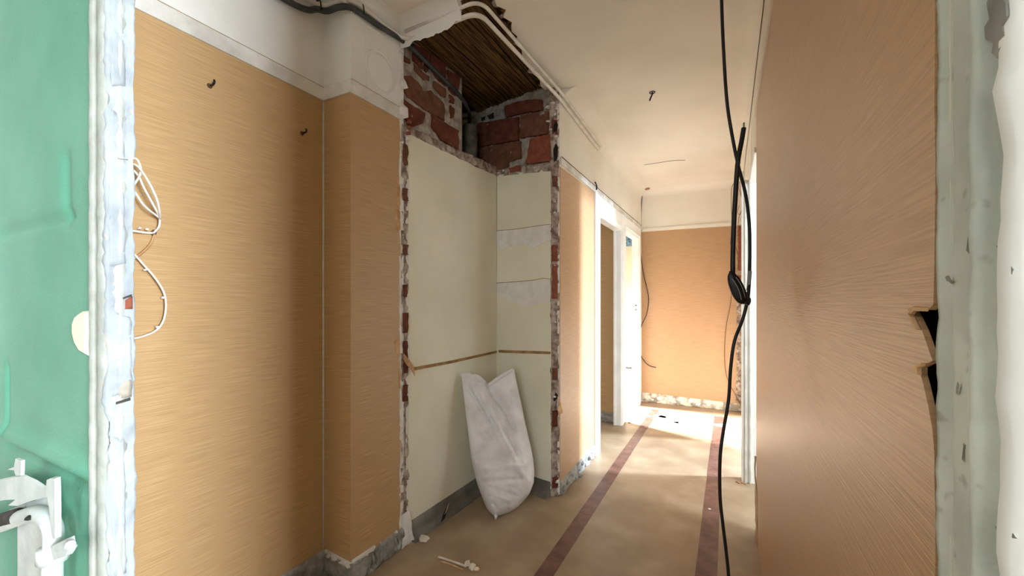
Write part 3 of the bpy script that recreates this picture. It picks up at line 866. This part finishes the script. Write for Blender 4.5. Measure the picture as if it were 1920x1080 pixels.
random.seed(91)
for lst in ([(1852, 2), (1866, -20), (1890, 0), (1892, 30), (1882, 48), (1890, 70), (1880, 92), (1872, 110), (1862, 100), (1866, 82), (1850, 74), (1848, 50), (1858, 34)],):
    jpatch('exposed_mortar', lst, 'cement', .0008, .05)
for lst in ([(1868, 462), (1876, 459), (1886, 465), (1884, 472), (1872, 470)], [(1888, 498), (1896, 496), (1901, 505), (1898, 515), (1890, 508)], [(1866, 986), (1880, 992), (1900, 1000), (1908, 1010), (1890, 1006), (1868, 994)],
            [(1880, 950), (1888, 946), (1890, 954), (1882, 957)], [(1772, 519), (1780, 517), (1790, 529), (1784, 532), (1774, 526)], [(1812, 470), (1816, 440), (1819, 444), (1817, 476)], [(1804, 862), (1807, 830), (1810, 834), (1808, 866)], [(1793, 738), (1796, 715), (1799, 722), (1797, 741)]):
    jpatch('plaster_gouge', [q for i, p in enumerate(lst) for q in (p, ((p[0] + lst[(i + 1) % len(lst)][0]) / 2 + random.uniform(-2, 2), (p[1] + lst[(i + 1) % len(lst)][1]) / 2 + random.uniform(-2, 2)))], 'gouge', .0003)  # thin dark patches paint shaded pits on the jamb

# green painted wall with soft creases
gv, gf = [], []
GX, GZ = 110, 220
gx0, gx1, gz0, gz1 = -1.75, -1.030, .0, 2.36


def crease(px, py, a, b, wdt, amp):
    ax, ay = a; bx, by = b
    dx, dy = bx - ax, by - ay
    t = ((px - ax) * dx + (py - ay) * dy) / (dx * dx + dy * dy)
    f = 1.0 if 0 <= t <= 1 else math.exp(-((min(abs(t), abs(t - 1))) * 6) ** 2)
    q = ((px - ax) * -dy + (py - ay) * dx) / math.hypot(dx, dy)
    return amp * f * math.exp(-(q / wdt) ** 2)


def p2(px, py):
    p = on_y(px, py, YG)
    return (p.x, p.z)


CR = [(p2(10, 436), p2(118, 408), .012, -.004), (p2(20, 815), p2(150, 878), .018, .006), (p2(22, 838), p2(150, 900), .014, -.004), (p2(12, 700), p2(16, 815), .014, -.005), (p2(120, 300), p2(124, 405), .02, -.003)]
for j in range(GZ + 1):
    for i in range(GX + 1):
        x = gx0 + (gx1 - gx0) * i / GX
        z = gz0 + (gz1 - gz0) * j / GZ
        h = 2.4 * sum(crease(x, z, *c) for c in CR) + .003 * nz((x, 0, z), 3) + .0012 * nz((x, 1, z), 11)
        gv.append((x, YG - h, z))
W = GX + 1
for j in range(GZ):
    for i in range(GX):
        gf.append([j*W+i, j*W+i+1, (j+1)*W+i+1, (j+1)*W+i])
wg = struct(mesh('wall_green', gv, gf, M['green'], None, True), 'sea green painted wall with soft creases left of the doorway')

# ------------------------------------------------------------------ surrounding rooms (shell)
boxes_list = [((-3.3, -3.2), (-3.1, .32), (0, 2.75)), ((-3.2, 2.6), (-3.2, -3.1), (0, .75)), ((-3.2, -.35), (-3.2, -3.1), (.75, 2.75)), ((1.25, 2.6), (-3.2, -3.1), (.75, 2.75)), ((-.35, 1.25), (-3.2, -3.1), (2.4, 2.75)),
              ((2.55, 2.65), (-3.1, -.92), (0, 2.75)), ((2.55, 2.65), (-.08, .4), (0, 2.75)), ((2.55, 2.65), (-.92, -.08), (0, .72)), ((2.55, 2.65), (-.92, -.08), (2.28, 2.75))]
struct(boxes('wall_camera_room', boxes_list, M['plaster']), 'white walls of the room the camera stands in')
struct(box('ceiling_camera_room', (-3.3, 2.65), (-3.2, .32), (2.65, 2.75), M['plaster']), 'white ceiling of the camera room')
for i, (a, lab) in enumerate((((2.56, 2.60, -.92, -.08, .72, 2.28), 'white side window of the camera room'),)):
    wn = struct(empty('window_%d' % (i + 1), (2.58, -.5, .72)), lab)
    x0, x1, y0, y1, z0, z1 = a
    for yy in (y0, y1 - .05): box('window_frame', (x0, x1), (yy, yy + .05), (z0, z1), M['gloss'], wn)
    for z in (z0, z1 - .05): box('window_frame', (x0, x1), (y0, y1), (z, z + .05), M['gloss'], wn)
wn = struct(empty('window_2', (.45, -3.15, .75)), 'wide white window behind the camera')
for xx in (-.35, 1.20): box('window_frame', (xx, xx + .05), (-3.17, -3.12), (.75, 2.4), M['gloss'], wn)
for z in (.75, 2.35): box('window_frame', (-.35, 1.25), (-3.17, -3.12), (z, z + .05), M['gloss'], wn)
# living room beyond the right opening
struct(boxes('wall_living_room', [((4.75, 4.85), (3.2, 4.8), (0, 2.7)), ((4.75, 4.85), (5.45, 6.2), (0, 2.7)), ((4.75, 4.85), (4.8, 5.45), (0, 1.0)), ((4.75, 4.85), (4.8, 5.45), (2.4, 2.7)),
                                  ((.13, 4.85), (6.1, 6.2), (0, 2.7)), ((.25, 4.85), (3.235, 3.305), (0, 2.7)), ((.25, 4.85), (3.2, 6.2), (2.62, 2.72)), ((1.9, 2.0), (5.27, 6.2), (0, 2.7)) if False else ((.13, .25), (5.38, 6.2), (0, 2.7))], M['plaster']), 'white walls of the living room right of the corridor')
struct(boxes('wall_storeroom', [((2.0, 2.1), (1.6, 3.24), (0, 2.7)), ((.25, 2.1), (1.6, 1.7), (0, 2.7)), ((.25, 2.1), (1.6, 3.24), (2.62, 2.7))], M['plaster']), 'white walls of the storeroom behind the right wall')
# bedroom behind door 1
wb = struct(boxes('wall_bedroom', [((-3.1, -3.0), (2.6, 4.24), (0, 2.7)), ((-3.0, -1.0), (2.6, 2.68), (0, 2.7)), ((-3.0, -1.0), (2.6, 4.24), (2.6, 2.7)), ((-3.0, XB + .001), (4.20, 4.25), (0, 2.6))], M['cream']), 'walls of the bedroom behind the first doorway')
box('wallpaper', (-3.0, XB), (4.196, 4.201), (.10, 2.03), M['paper'], wb)
rough('cement_bed', (-1.6, 4.198, 0), (XB - .005, 4.198, 0), (XB - .005, 4.198, .105), (-1.6, 4.198, .105), 24, 6, (0, -1, 0), .012, 20, M['cement'], wb, fn=lambda u, v: .011, depth=.03, seed=15)
# bathroom behind door 2
wt = struct(boxes('wall_bathroom', [((-2.95, -2.88), (4.25, 4.72), (0, 2.7)), ((-2.95, -2.88), (4.72, 5.24), (0, 1.0)), ((-2.95, -2.88), (4.72, 5.24), (2.15, 2.7)), ((-2.95, -2.88), (5.24, 5.45), (0, 2.7)), ((-2.9, XB + .001), (5.34, 5.42), (0, 2.7)), ((-2.9, -1.0), (4.25, 5.42), (2.6, 2.7))], M['yellow']), 'sunlit walls of the bathroom behind the second doorway')
box('blue_mosaic', (-2.88, XB), (5.330, 5.341), (1.90, 2.35), M['blue'], wt)
box('peach_panel', (-2.88, XB), (5.330, 5.341), (0, .38), M['peach'], wt)
box('dark_ledge', (-2.88, XB), (5.322, 5.341), (.375, .395), M['soot'], wt)

# ------------------------------------------------------------------ cables and conduits
# two painted conduits that turned round the closet
def bend(pts, r=.07, n=8):
    out = [Vector(pts[0])]
    for a, b, c in zip(pts, pts[1:], pts[2:]):
        a, b, c = Vector(a), Vector(b), Vector(c)
        d1, d2 = (a - b).normalized(), (c - b).normalized()
        k = min(r, (a-b).length * .45, (c-b).length * .45)
        for i in range(n + 1):
            t = i / n
            p, q = b + d1 * k, b + d2 * k
            out.append((p.lerp(b, t)).lerp(b.lerp(q, t), t))
    out.append(Vector(pts[-1]))
    return out


c1 = tube('white_conduit', bend([(XL + .025, .40, 2.497), (XL + .025, YP - .03, 2.497), (XP + .025, YP - .03, 2.497), (XP + .025, 1.60, 2.497), (-.975, 1.575, 2.487), (XC + .016, 2.45, 2.465), (XC + .012, 3.33, 2.437)]), .0105, M['conduit'], None, n=10, raw=True)
tag(c1, 'thicker lower white conduit bending around the torn closet ceiling', 'conduit', 'painted conduits')
c2 = tube('white_conduit', bend([(XP + .05, 1.575, 2.522), (-.955, 1.555, 2.520), (XC + .034, 2.45, 2.488), (XC + .03, 3.33, 2.458)]), .0085, M['conduit'], None, n=10, raw=True)
tag(c2, 'thinner upper white conduit running beside the lower one to the ceiling', 'conduit', 'painted conduits')
ck = empty('black_power_cable', (XL + .02, .40, 2.45))
tag(ck, 'thick dark grey cable tied along the top of the left wall into the flue', 'cable')
ptsb = [on_x(470, -42, XL + .03), on_x(540, 2, XL + .03), on_x(575, 18, XL + .03), (XL + .035, YP - .06, 2.475), (XL + .07, YP - .04, 2.468), (XP - .03, YP - .04, 2.462), (XP + .015, YP - .015, 2.463), (XP + .022, YP + .06, 2.468), on_x(710, 48, XP + .022), on_x(760, 80, XP + .022), on_x(815, 132, XP + .02), on_x(866, 185, XP + .0), (-1.55, 2.40, 2.45), (-1.70, 2.55, 2.45)]
tube('cable', ptsb, .0125, M['darkgrey'], ck, n=12, sub=6)
for p in ((XL + .04, YP - .06, 2.482), (XP + .022, YP + .035, 2.474), on_x(757, 72, XP + .022)):
    p = Vector(p)
    tube('cable_tie', [p + Vector((.016, 0, -.018)), p + Vector((.019, .0, 0)), p + Vector((.012, 0, .026)), p + Vector((-.01, 0, .03))], .003, M['black'], ck, n=6, sub=4)

# hanging black cable in the middle of the corridor
CD = 1.18
hc_ = empty('hanging_black_cable', on_d(1356, 560, CD))
tag(hc_, 'black cable hanging from the ceiling to the floor in front of the right wall', 'cable')
P = [on_d(px, py, d) for px, py, d in ((1351, -310, 1.18), (1351, -150, 1.18), (1353, 0, 1.18), (1357, 100, 1.18), (1363, 190, 1.18), (1372, 250, 1.18), (1384, 310, 1.17), (1397, 360, 1.18), (1404, 410, 1.19), (1406, 460, 1.19), (1405, 520, 1.19), (1402, 560, 1.18), (1392, 600, 1.18), (1377, 640, 1.17), (1370, 690, 1.17), (1366, 750, 1.17), (1356, 810, 1.17), (1350, 860, 1.17), (1350, 930, 1.17), (1355, 980, 1.17), (1361, 1030, 1.17), (1366, 1080, 1.17), (1372, 1180, 1.17), (1374, 1260, 1.17), (1378, 1365, 1.17))]
tube('cable', P, .0045, M['black'], hc_, n=10, sub=6)
P = [on_d(px, py, d) for px, py, d in ((1394.5, 240, 1.16), (1391, 262, 1.16), (1384, 300, 1.155), (1380, 350, 1.155), (1376, 420, 1.155), (1374, 480, 1.155), (1374, 515, 1.155))]
tube('cable_tail', P, .0062, M['black'], hc_, n=10, sub=6)
tube('bare_conductor', [on_d(1394.5, 242, 1.16), on_d(1394.8, 230, 1.16)], .0022, M['steel'], hc_, n=6)
P = [on_d(px, py, 1.188) for px, py in ((1406, 508), (1405, 522), (1403, 545))]
tube('tape_band', P, .0052, M['tape'], hc_, n=10, sub=4)
# oval black cord grip
gc = on_d(1382, 540, 1.145)
R_ = Vector((CY, SY, 0)); U_ = Vector((0, 0, 1)); F_ = Vector((-SY, CY, 0))
ang = math.radians(-26)
ax_u = U_ * math.cos(ang) + R_ * math.sin(ang)     # long axis
ax_u = (U_ * math.cos(math.radians(24)) - R_ * math.sin(math.radians(24)))
ax_r = (R_ * math.cos(math.radians(24)) + U_ * math.sin(math.radians(24)))
vs, fs = [], []
NU, NV = 28, 20
for i in range(NU + 1):
    t = i / NU * 2 - 1
    half = .0185 * (1 - abs(t) ** 2.6) ** .55 * (1.0 - .12 * t) if abs(t) < 1 else .0
    for k in range(NV):
        a = 2 * math.pi * k / NV
        ca, sa = math.cos(a), math.sin(a)
        groove = 1.0 - .10 * (math.cos(6 * a) > .55) * (abs(t) < .72)
        vs.append(gc + ax_u * (t * .048) + ax_r * ca * half * groove + F_ * sa * half * .62 * groove)
for i in range(NU):
    for k in range(NV):
        fs.append([i*NV+k, i*NV+(k+1) % NV, (i+1)*NV+(k+1) % NV, (i+1)*NV+k])
grip = mesh('cord_grip', vs, fs, M['black'], hc_, smooth=True)
tube('grip_neck', [on_d(1374, 522, 1.145), on_d(1370, 508, 1.145)], .0048, M['black'], grip, n=10)
for o_ in (-.006, .005):
    tube('grip_rib', [gc + ax_u * s_ + ax_r * (o_ + .002 * math.cos(s_ * 60)) - F_ * (.0122 - 3.4 * s_ * s_) for s_ in (-.032, -.016, 0, .016, .030)], .0011, M['tape'], grip, n=6, sub=4)
tube('grip_eye', [gc - ax_u * .046 + ax_r * .004, gc - ax_u * .053 + ax_r * .010, gc - ax_u * .044 + ax_r * .019, gc - ax_u * .034 + ax_r * .017], .003, M['black'], grip, n=8, sub=6)

# loose white wires on the left wall by the doorway
ww = empty('loose_white_wires', (XL, .62, 1.3))
tag(ww, 'tangle of loose white electrical wires curling out of the left wall beside the jamb', 'wires')
def lw(name, pts, r=.0032, m='wirewhite'):
    return tube(name, [on_x(px, py, XL + dx) for px, py, dx in pts], r, M[m], ww, n=7, sub=7)
lw('wire', [(225, 330, .05), (245, 300, .07), (258, 300, .08), (264, 322, .08), (252, 345, .07), (225, 372, .05)])
lw('wire', [(225, 312, .04), (252, 308, .08), (272, 330, .09), (292, 368, .09), (299, 395, .07), (300, 410, .04)])
lw('wire', [(225, 300, .04), (256, 325, .06), (270, 352, .07), (288, 385, .07), (300, 408, .04)])
lw('wire', [(220, 325, .03), (250, 356, .05), (270, 385, .06), (298, 408, .04)])
lw('wire', [(300, 408, .04), (298, 425, .03), (288, 437, .015)])
lw('wire', [(225, 430, .03), (250, 433, .03), (270, 436, .02), (286, 437, .012)], .0036)
lw('wire_stub', [(290, 440, .012), (282, 458, .015), (266, 474, .02), (248, 487, .03), (225, 505, .04)], .004, 'torn')
lw('wire', [(225, 455, .03), (250, 475, .03), (268, 495, .03), (290, 520, .035), (307, 548, .03), (311, 575, .03), (306, 602, .03), (292, 620, .03), (270, 630, .03), (248, 635, .03), (220, 636, .03)], .003)
for k, (px, py) in enumerate(((306, 560), (295, 615), (272, 508), (262, 430), (276, 432))):
    chip('plaster_bit', tuple(on_x(px, py, XL + .03)), .006, M['patch'], ww, seed=500 + k, flat=.8)
chip('wall_hole', tuple(on_x(288, 442, XL + .004)), .011, M['wirebrown'], wall_left, seed=520, flat=1.0)

# small hooks in the left wall
for k, (px, py, lab) in enumerate(((393, 161, 'small black screw hook high on the left wall nearer the doorway'), (566, 250, 'small black screw hook on the left wall close to the pier corner'))):
    p = on_x(px, py, XL + .003)
    hk = empty('wall_hook', p)
    tag(hk, lab, 'hook', 'hooks in the left wall')
    tube('screw', [p, p + Vector((.022, 0, 0)), p + Vector((.03, 0, .006)), p + Vector((.028, 0, .014))], .0035, M['black'], hk, n=7, sub=4)
    bm = bmesh.new(); bmesh.ops.create_cone(bm, cap_ends=True, segments=12, radius1=.009, radius2=.006, depth=.006)
    for v in bm.verts: v.co = Vector((p.x + v.co.z + .003, p.y + v.co.x, p.z + v.co.y))
    me = bpy.data.meshes.new('plug'); bm.to_mesh(me); bm.free(); link('wall_plug', me, M['wirebrown'], hk)

# ceiling wire stub, small ceiling cap, crack
p = on_z(1223, 173, ZC)
cs_ = empty('ceiling_wire_stub', p)
tag(cs_, 'short black wire stub dangling from a hole in the ceiling', 'wire')
tube('wire', [p + Vector((0, 0, .01)), p + Vector((.0, 0, -.012)), p + Vector((-.004, -.012, -.03)), p + Vector((-.012, -.024, -.06))], .005, M['black'], cs_, n=7, sub=5)
tube('hole_rim', [p + Vector((.016 * math.cos(a), .016 * math.sin(a), -.001)) for a in [i * math.pi / 6 for i in range(13)]], .004, M['darkgrey'], cs_, n=6, sub=3)
p = Vector((-.86, 5.16, ZC))
bm = bmesh.new(); bmesh.ops.create_cone(bm, cap_ends=True, segments=20, radius1=.030, radius2=.036, depth=.012)
for v in bm.verts: v.co += p + Vector((0, 0, -.006))
me = bpy.data.meshes.new('ceiling_rosette'); bm.to_mesh(me); bm.free()
tag(link('ceiling_rosette', me, M['wood']), 'small round brown rosette on the ceiling in the far corner', 'ceiling rosette')
tube('ceiling_crack', [on_z(1208, 309, ZC - .0005), on_z(1235, 305, ZC - .0005), on_z(1262, 301, ZC - .0005), on_z(1285, 300, ZC - .0005)], .0028, M['wirebrown'], ceiling, n=5, sub=3)

# black cord in the far corner
yb = YF - .02
co = tube('hanging_wire', [on_y(px, py, yb) for px, py in ((1204, 366), (1202, 400), (1202, 440), (1202, 480), (1207, 515), (1214, 545), (1216, 565), (1212, 590), (1203, 610), (1197.5, 635), (1199, 660), (1208, 677), (1218, 686), (1230, 689))], .0045, M['black'], None, n=7, sub=6)
tag(co, 'thin black wire hanging in the left corner of the end wall', 'wire')
cn = tube('brown_cord', [on_y(px, py, yb) for px, py in ((1375, 500), (1373, 540), (1369, 575), (1362, 610), (1359, 650), (1360, 690), (1366, 715), (1376, 735), (1388, 757))], .003, M['wirebrown'], None, n=6, sub=6)
tag(cn, 'thin brown cord drooping down the right side of the end wall', 'cord')
rw = empty('loose_junction_wires', on_y(1380, 400, yb))
tag(rw, 'bunch of thin dark and reddish wires dangling at the right end of the far wall', 'wires')
tube('wire', [on_y(px, py, yb - .02) for px, py in ((1371, 338), (1380, 337), (1377, 342), (1372, 352), (1371, 375), (1372, 410), (1371, 440), (1369, 458))], .003, M['wirebrown'], rw, n=6, sub=5)
tube('wire', [on_y(px, py, yb - .02) for px, py in ((1393, 312), (1389, 325), (1387, 345), (1390, 370), (1391, 390), (1386, 405), (1384, 420))], .0026, M['wirered'], rw, n=6, sub=5)
tube('wire', [on_y(px, py, yb - .02) for px, py in ((1389, 330), (1384, 345), (1388, 362), (1392, 385), (1388, 402), (1383, 398), (1386, 385))], .0022, M['wirered'], rw, n=6, sub=5)
tube('wire', [on_y(px, py, yb - .02) for px, py in ((1379, 462), (1383, 475), (1384, 492), (1383, 505))], .003, M['wirebrown'], rw, n=6, sub=5)

# ------------------------------------------------------------------ white pipe and bracket on the green wall
yg = YG - .03
pb = empty('white_gas_pipe', on_y(95, 1010, yg))
tag(pb, 'white painted pipe elbow with clamp on the green wall at lower left', 'pipe')
pp = [on_y(px, py, yg) for px, py in ((-60, 1000), (-10, 988), (20, 978), (45, 968), (66, 963), (86, 970), (98, 988), (101, 1015), (99, 1050), (98, 1100), (98, 1300))]
tube('pipe', pp, .0150, M['whitepipe'], pb, n=16, sub=6)
tube('bare_iron_sleeve', [on_y(-60, 993, yg - .004), on_y(0, 977, yg - .004), on_y(32, 967, yg - .004)], .0152, M['soot'], pb, n=14, sub=4)
tube('clamp_ring', [on_y(100, 1026, yg), on_y(99, 1050, yg)], .0225, M['whitepipe'], pb, n=18)
slab('clamp_tab', [on_y(px, py, yg) for px, py in ((108, 1020), (128, 1010), (140, 1004), (142, 1018), (146, 1022), (140, 1032), (136, 1038), (114, 1046))], (0, -.010, 0), M['whitepipe'], pb, .05)
tube('clamp_bolt', [on_y(132, 1022, yg + .006), on_y(132, 1022, yg - .022)], .007, M['whitepipe'], pb, n=8)
bk = empty('white_wall_bracket', on_y(60, 930, YG - .02))
tag(bk, 'chipped white sheet metal bracket above the pipe elbow', 'bracket')
yk = YG - .012
slab('back_plate', [on_y(px, py, yk) for px, py in ((38, 985), (97, 960), (99, 1300), (38, 1300))], (0, -.004, 0), M['whitepipe'], bk)
slab('top_plate', [on_y(px, py, yk - .02) for px, py in ((-20, 905), (10, 896), (46, 889), (70, 900), (100, 920), (102, 927), (70, 934), (40, 945), (22, 944), (36, 933), (15, 934), (-20, 940))], (0, -.005, -.002), M['whitepipe'], bk, .01)
slab('upright_tab', [on_y(px, py, yk - .022) for px, py in ((36, 890), (33, 880), (20, 879), (33, 874), (36, 858), (47, 862), (46, 890))], (0, -.005, 0), M['whitepipe'], bk, .02)
slab('side_strip', [on_y(px, py, yk - .02) for px, py in ((97, 918), (99, 896), (106, 893), (114, 894), (115, 950), (115, 1006), (110, 1008), (105, 960), (100, 930))], (0, -.008, 0), M['whitepipe'], bk, .02)
slab('inner_plate', [on_y(px, py, yk - .004) for px, py in ((20, 955), (60, 940), (100, 926), (106, 965), (100, 975), (70, 960), (40, 964))], (0, -.003, 0), M['whitepipe'], bk)
chip('screw_hole', tuple(on_y(54, 974, yg - .016)), .008, M['soot'], pb, seed=600, flat=.6)

# ------------------------------------------------------------------ the white sack
sk = empty('white_rubble_sack', on_z(935, 955, 0))
tag(sk, 'white woven plastic sack leaning in the corner of the yellow closet', 'sack')
prof = [(970, 927, 936), (966, 921, 945), (960, 917, 958), (950, 911, 972), (938, 906, 983), (925, 901, 993), (905, 894, 1001), (885, 889, 1002), (862, 884, 1000), (840, 881, 996), (815, 878, 990), (790, 875, 984), (765, 872, 979), (745, 869, 974), (725, 867, 969), (705, 865, 964)]


def lerp_prof(t):
    f = t * (len(prof) - 1); i = min(int(f), len(prof) - 2); a = f - i
    return [prof[i][k] * (1 - a) + prof[i + 1][k] * a for k in range(3)]


topy = [(860, 704), (866, 700), (880, 699), (884, 702), (895, 702), (903, 707), (912, 716), (918, 722), (926, 714), (938, 704), (952, 696), (960, 691), (968, 694)]


def top_at(px):
    for (a, ya), (b, yb_) in zip(topy, topy[1:]):
        if a <= px <= b: return ya + (yb_ - ya) * (px - a) / (b - a)
    return topy[0][1] if px < topy[0][0] else topy[-1][1]


def seg_d(p, a, b):
    px, py = p; ax, ay = a; bx, by = b
    dx, dy = bx - ax, by - ay
    t = max(0, min(1, ((px - ax) * dx + (py - ay) * dy) / (dx * dx + dy * dy)))
    q = ((px - ax) * -dy + (py - ay) * dx) / math.hypot(dx, dy)
    e = math.hypot(px - ax - t * dx, py - ay - t * dy)
    return (e if q >= 0 else -e), t


FOLDS = [((879, 728), (952, 852), 3.5, .013), ((893, 726), (966, 862), 4.0, .014), ((915, 722), (962, 806), 4.5, -.026), ((905, 722), (968, 850), 4.0, -.012), ((886, 730), (935, 815), 3.0, -.010),
         ((930, 760), (962, 800), 3.5, .009), ((940, 735), (955, 760), 3, .006), ((958, 735), (952, 768), 3, -.007), ((900, 905), (975, 898), 4, -.006), ((915, 912), (968, 930), 3.5, -.005), ((918, 925), (955, 938), 3, .004),
         ((905, 880), (985, 872), 5, .004), ((925, 945), (940, 965), 3, -.006), ((960, 862), (990, 900), 6, .006), ((872, 712), (878, 735), 3, -.006), ((884, 706), (892, 726), 3, .006)]
NS, NT = 110, 110
vs, fs = [], []
for j in range(NT + 1):
    t = j / NT
    py, l, r = lerp_prof(t)
    for i in range(NS):
        a = 2 * math.pi * i / NS
        ca, sa = math.cos(a), math.sin(a)
        sx = math.copysign(abs(ca) ** .82, ca)
        px = (l + r) / 2 + sx * (r - l) / 2
        q = py
        if t > .62:      # stretch towards the mouth outline
            k = (t - .62) / .38
            base_top = 705
            q = py + (top_at(px) - base_top) * k * k
        thick = .155 * math.sin(min(1, (t * 1.0 + .04) * 2.6) * math.pi / 2) ** .7 * (1 - .86 * max(0, (t - .25) / .75) ** 1.1)
        # depth of the sack axis: leans back towards the corner
        dc = 2.455 + .10 * t + (px - (l + r) / 2) * (.0002 + .0012 * t)
        d = dc + sa * thick
        front = max(0, -sa)
        h = 0
        if front > .05:
            for (fa, fb, wd, am) in FOLDS:
                e, tt = seg_d((px, q), fa, fb)
                h += 1.7 * am * math.exp(-(e / wd) ** 2) * min(1, front * 1.6)
            h += .010 * nz((px * .05, q * .05, 1), 1.0) * front + .006 * nz((px * .12, q * .10, 4), 1.0) * front + .003 * nz((px * .3, q * .26, 9), 1.0) * front
        else:
            h = .006 * nz((px * .05, q * .05, 7), 1.0)
        P_ = on_d(px, q, d - h)
        if P_.z < .003: P_.z = .003 + .002 * abs(nz((px * .2, a, 0), 1.0))
        vs.append(P_)
for j in range(NT):
    for i in range(NS):
        fs.append([j*NS+i, j*NS+(i+1) % NS, (j+1)*NS+(i+1) % NS, (j+1)*NS+i])
fs.append(list(range(NS)))
mesh('sack_body', vs, fs, M['sack'], sk, smooth=True)
tube('rolled_hem', [on_d(px, py, d) for px, py, d in ((917, 722, 2.53), (926, 715, 2.535), (938, 706, 2.54), (950, 699, 2.55), (959, 694, 2.555))], [.008] * 40, M['sack'], sk, n=10, sub=8, flat=1.4)
tube('rolled_hem', [on_d(px, py, d) for px, py, d in ((865, 704, 2.50), (873, 703, 2.49), (882, 702, 2.49))], .009, M['sack'], sk, n=10, sub=6, flat=1.3)
tube('tied_corner', [on_z(931, 962, .022), on_z(930, 968, .012), on_z(929, 973, .006)], [.016, .014, .012, .011, .010, .010, .011, .012, .014, .010, .008, .007, .006, .006, .006, .006, .006][:17], M['sack'], sk, n=8, sub=8)

# ------------------------------------------------------------------ paper flaps and rubble
fl = slab('wallpaper', [on_x(px, py, XP + .012) for px, py in ((757, 662), (768, 676), (776, 688), (778, 706), (771, 694), (762, 684), (756, 674))], (.004, -.002, 0), M['torn'], stub, .05)
fl.name = 'torn_paper'
for lst in (((742, 332), (747, 336), (750, 352), (751, 384), (748, 392), (742, 386), (740, 360)), ((741, 392), (750, 396), (751, 430), (744, 436), (741, 415)), ((739, 640), (746, 634), (750, 645), (750, 665), (742, 662)), ((747, 690), (751, 700), (751, 730), (748, 726))):
    slab('torn_paper', [on_x(px, py, XP + .0032) for px, py in lst], (.0012, 0, 0), M['torn'], pier, .03)
slab('torn_paper', [on_x(px, py, -.93) for px, py in ((1044, 742), (1050, 752), (1054, 765), (1056, 774), (1050, 777), (1045, 770), (1047, 758))], (.004, -.004, 0), M['torn'], pend, .05)
G1 = 'rubble on the hallway floor'
frs = [((795, 1012), .040, 'screed', 'flat pale plaster flake on the floor at the foot of the partition stub', .2), ((668, 1066), .05, 'cement', 'grey cement slab fragment at the foot of the pier', .35),
       ((690, 1072), .026, 'cement', 'small grey cement crumb right of the slab fragment by the pier', .5), ((886, 1066), .022, 'screed', 'pale plaster chip in the middle of the floor in front of the sack', .7),
       ((876, 1060), .018, 'screed', 'rounded pale chip touching the larger chip on the floor before the sack', .8), ((893, 1069), .016, 'peach', 'pinkish chip right of the pale chips on the floor before the sack', .5),
       ((1062, 905), .045, 'cement', 'grey tile shard leaning at the corner of the partition end', .3), ((1085, 893), .028, 'cement', 'small grey shard beside the corridor skirting', .4),
       ((1100, 868), .028, 'cement', 'lit grey shard under the corridor wallpaper near the door frame', .5), ((1072, 880), .03, 'cement', 'cement lump against the corridor skirting between two shards', .7),
       ((1180, 793), .02, 'wood', 'thin brown splinter on the threshold of the sunlit doorway', .3), ((1330, 955), .010, 'patch', 'tiny white speck of plaster on the right floor stripe', .4)]
for k, ((px, py), s_, m, lab, fz) in enumerate(frs):
    p = on_z(px, py, 0)
    rubble(lab, p, s_, m, 700 + k, G1, fz)
tube('scrape_ridge', [on_z(px, py, .003) for px, py in ((822, 1044), (840, 1050), (858, 1056), (874, 1062))], .005, M['screed'], floor, n=6, sub=5)
tube('scrape_ridge', [on_z(px, py, .003) for px, py in ((826, 1052), (845, 1058), (868, 1068))], .004, M['torn'], floor, n=6, sub=5)
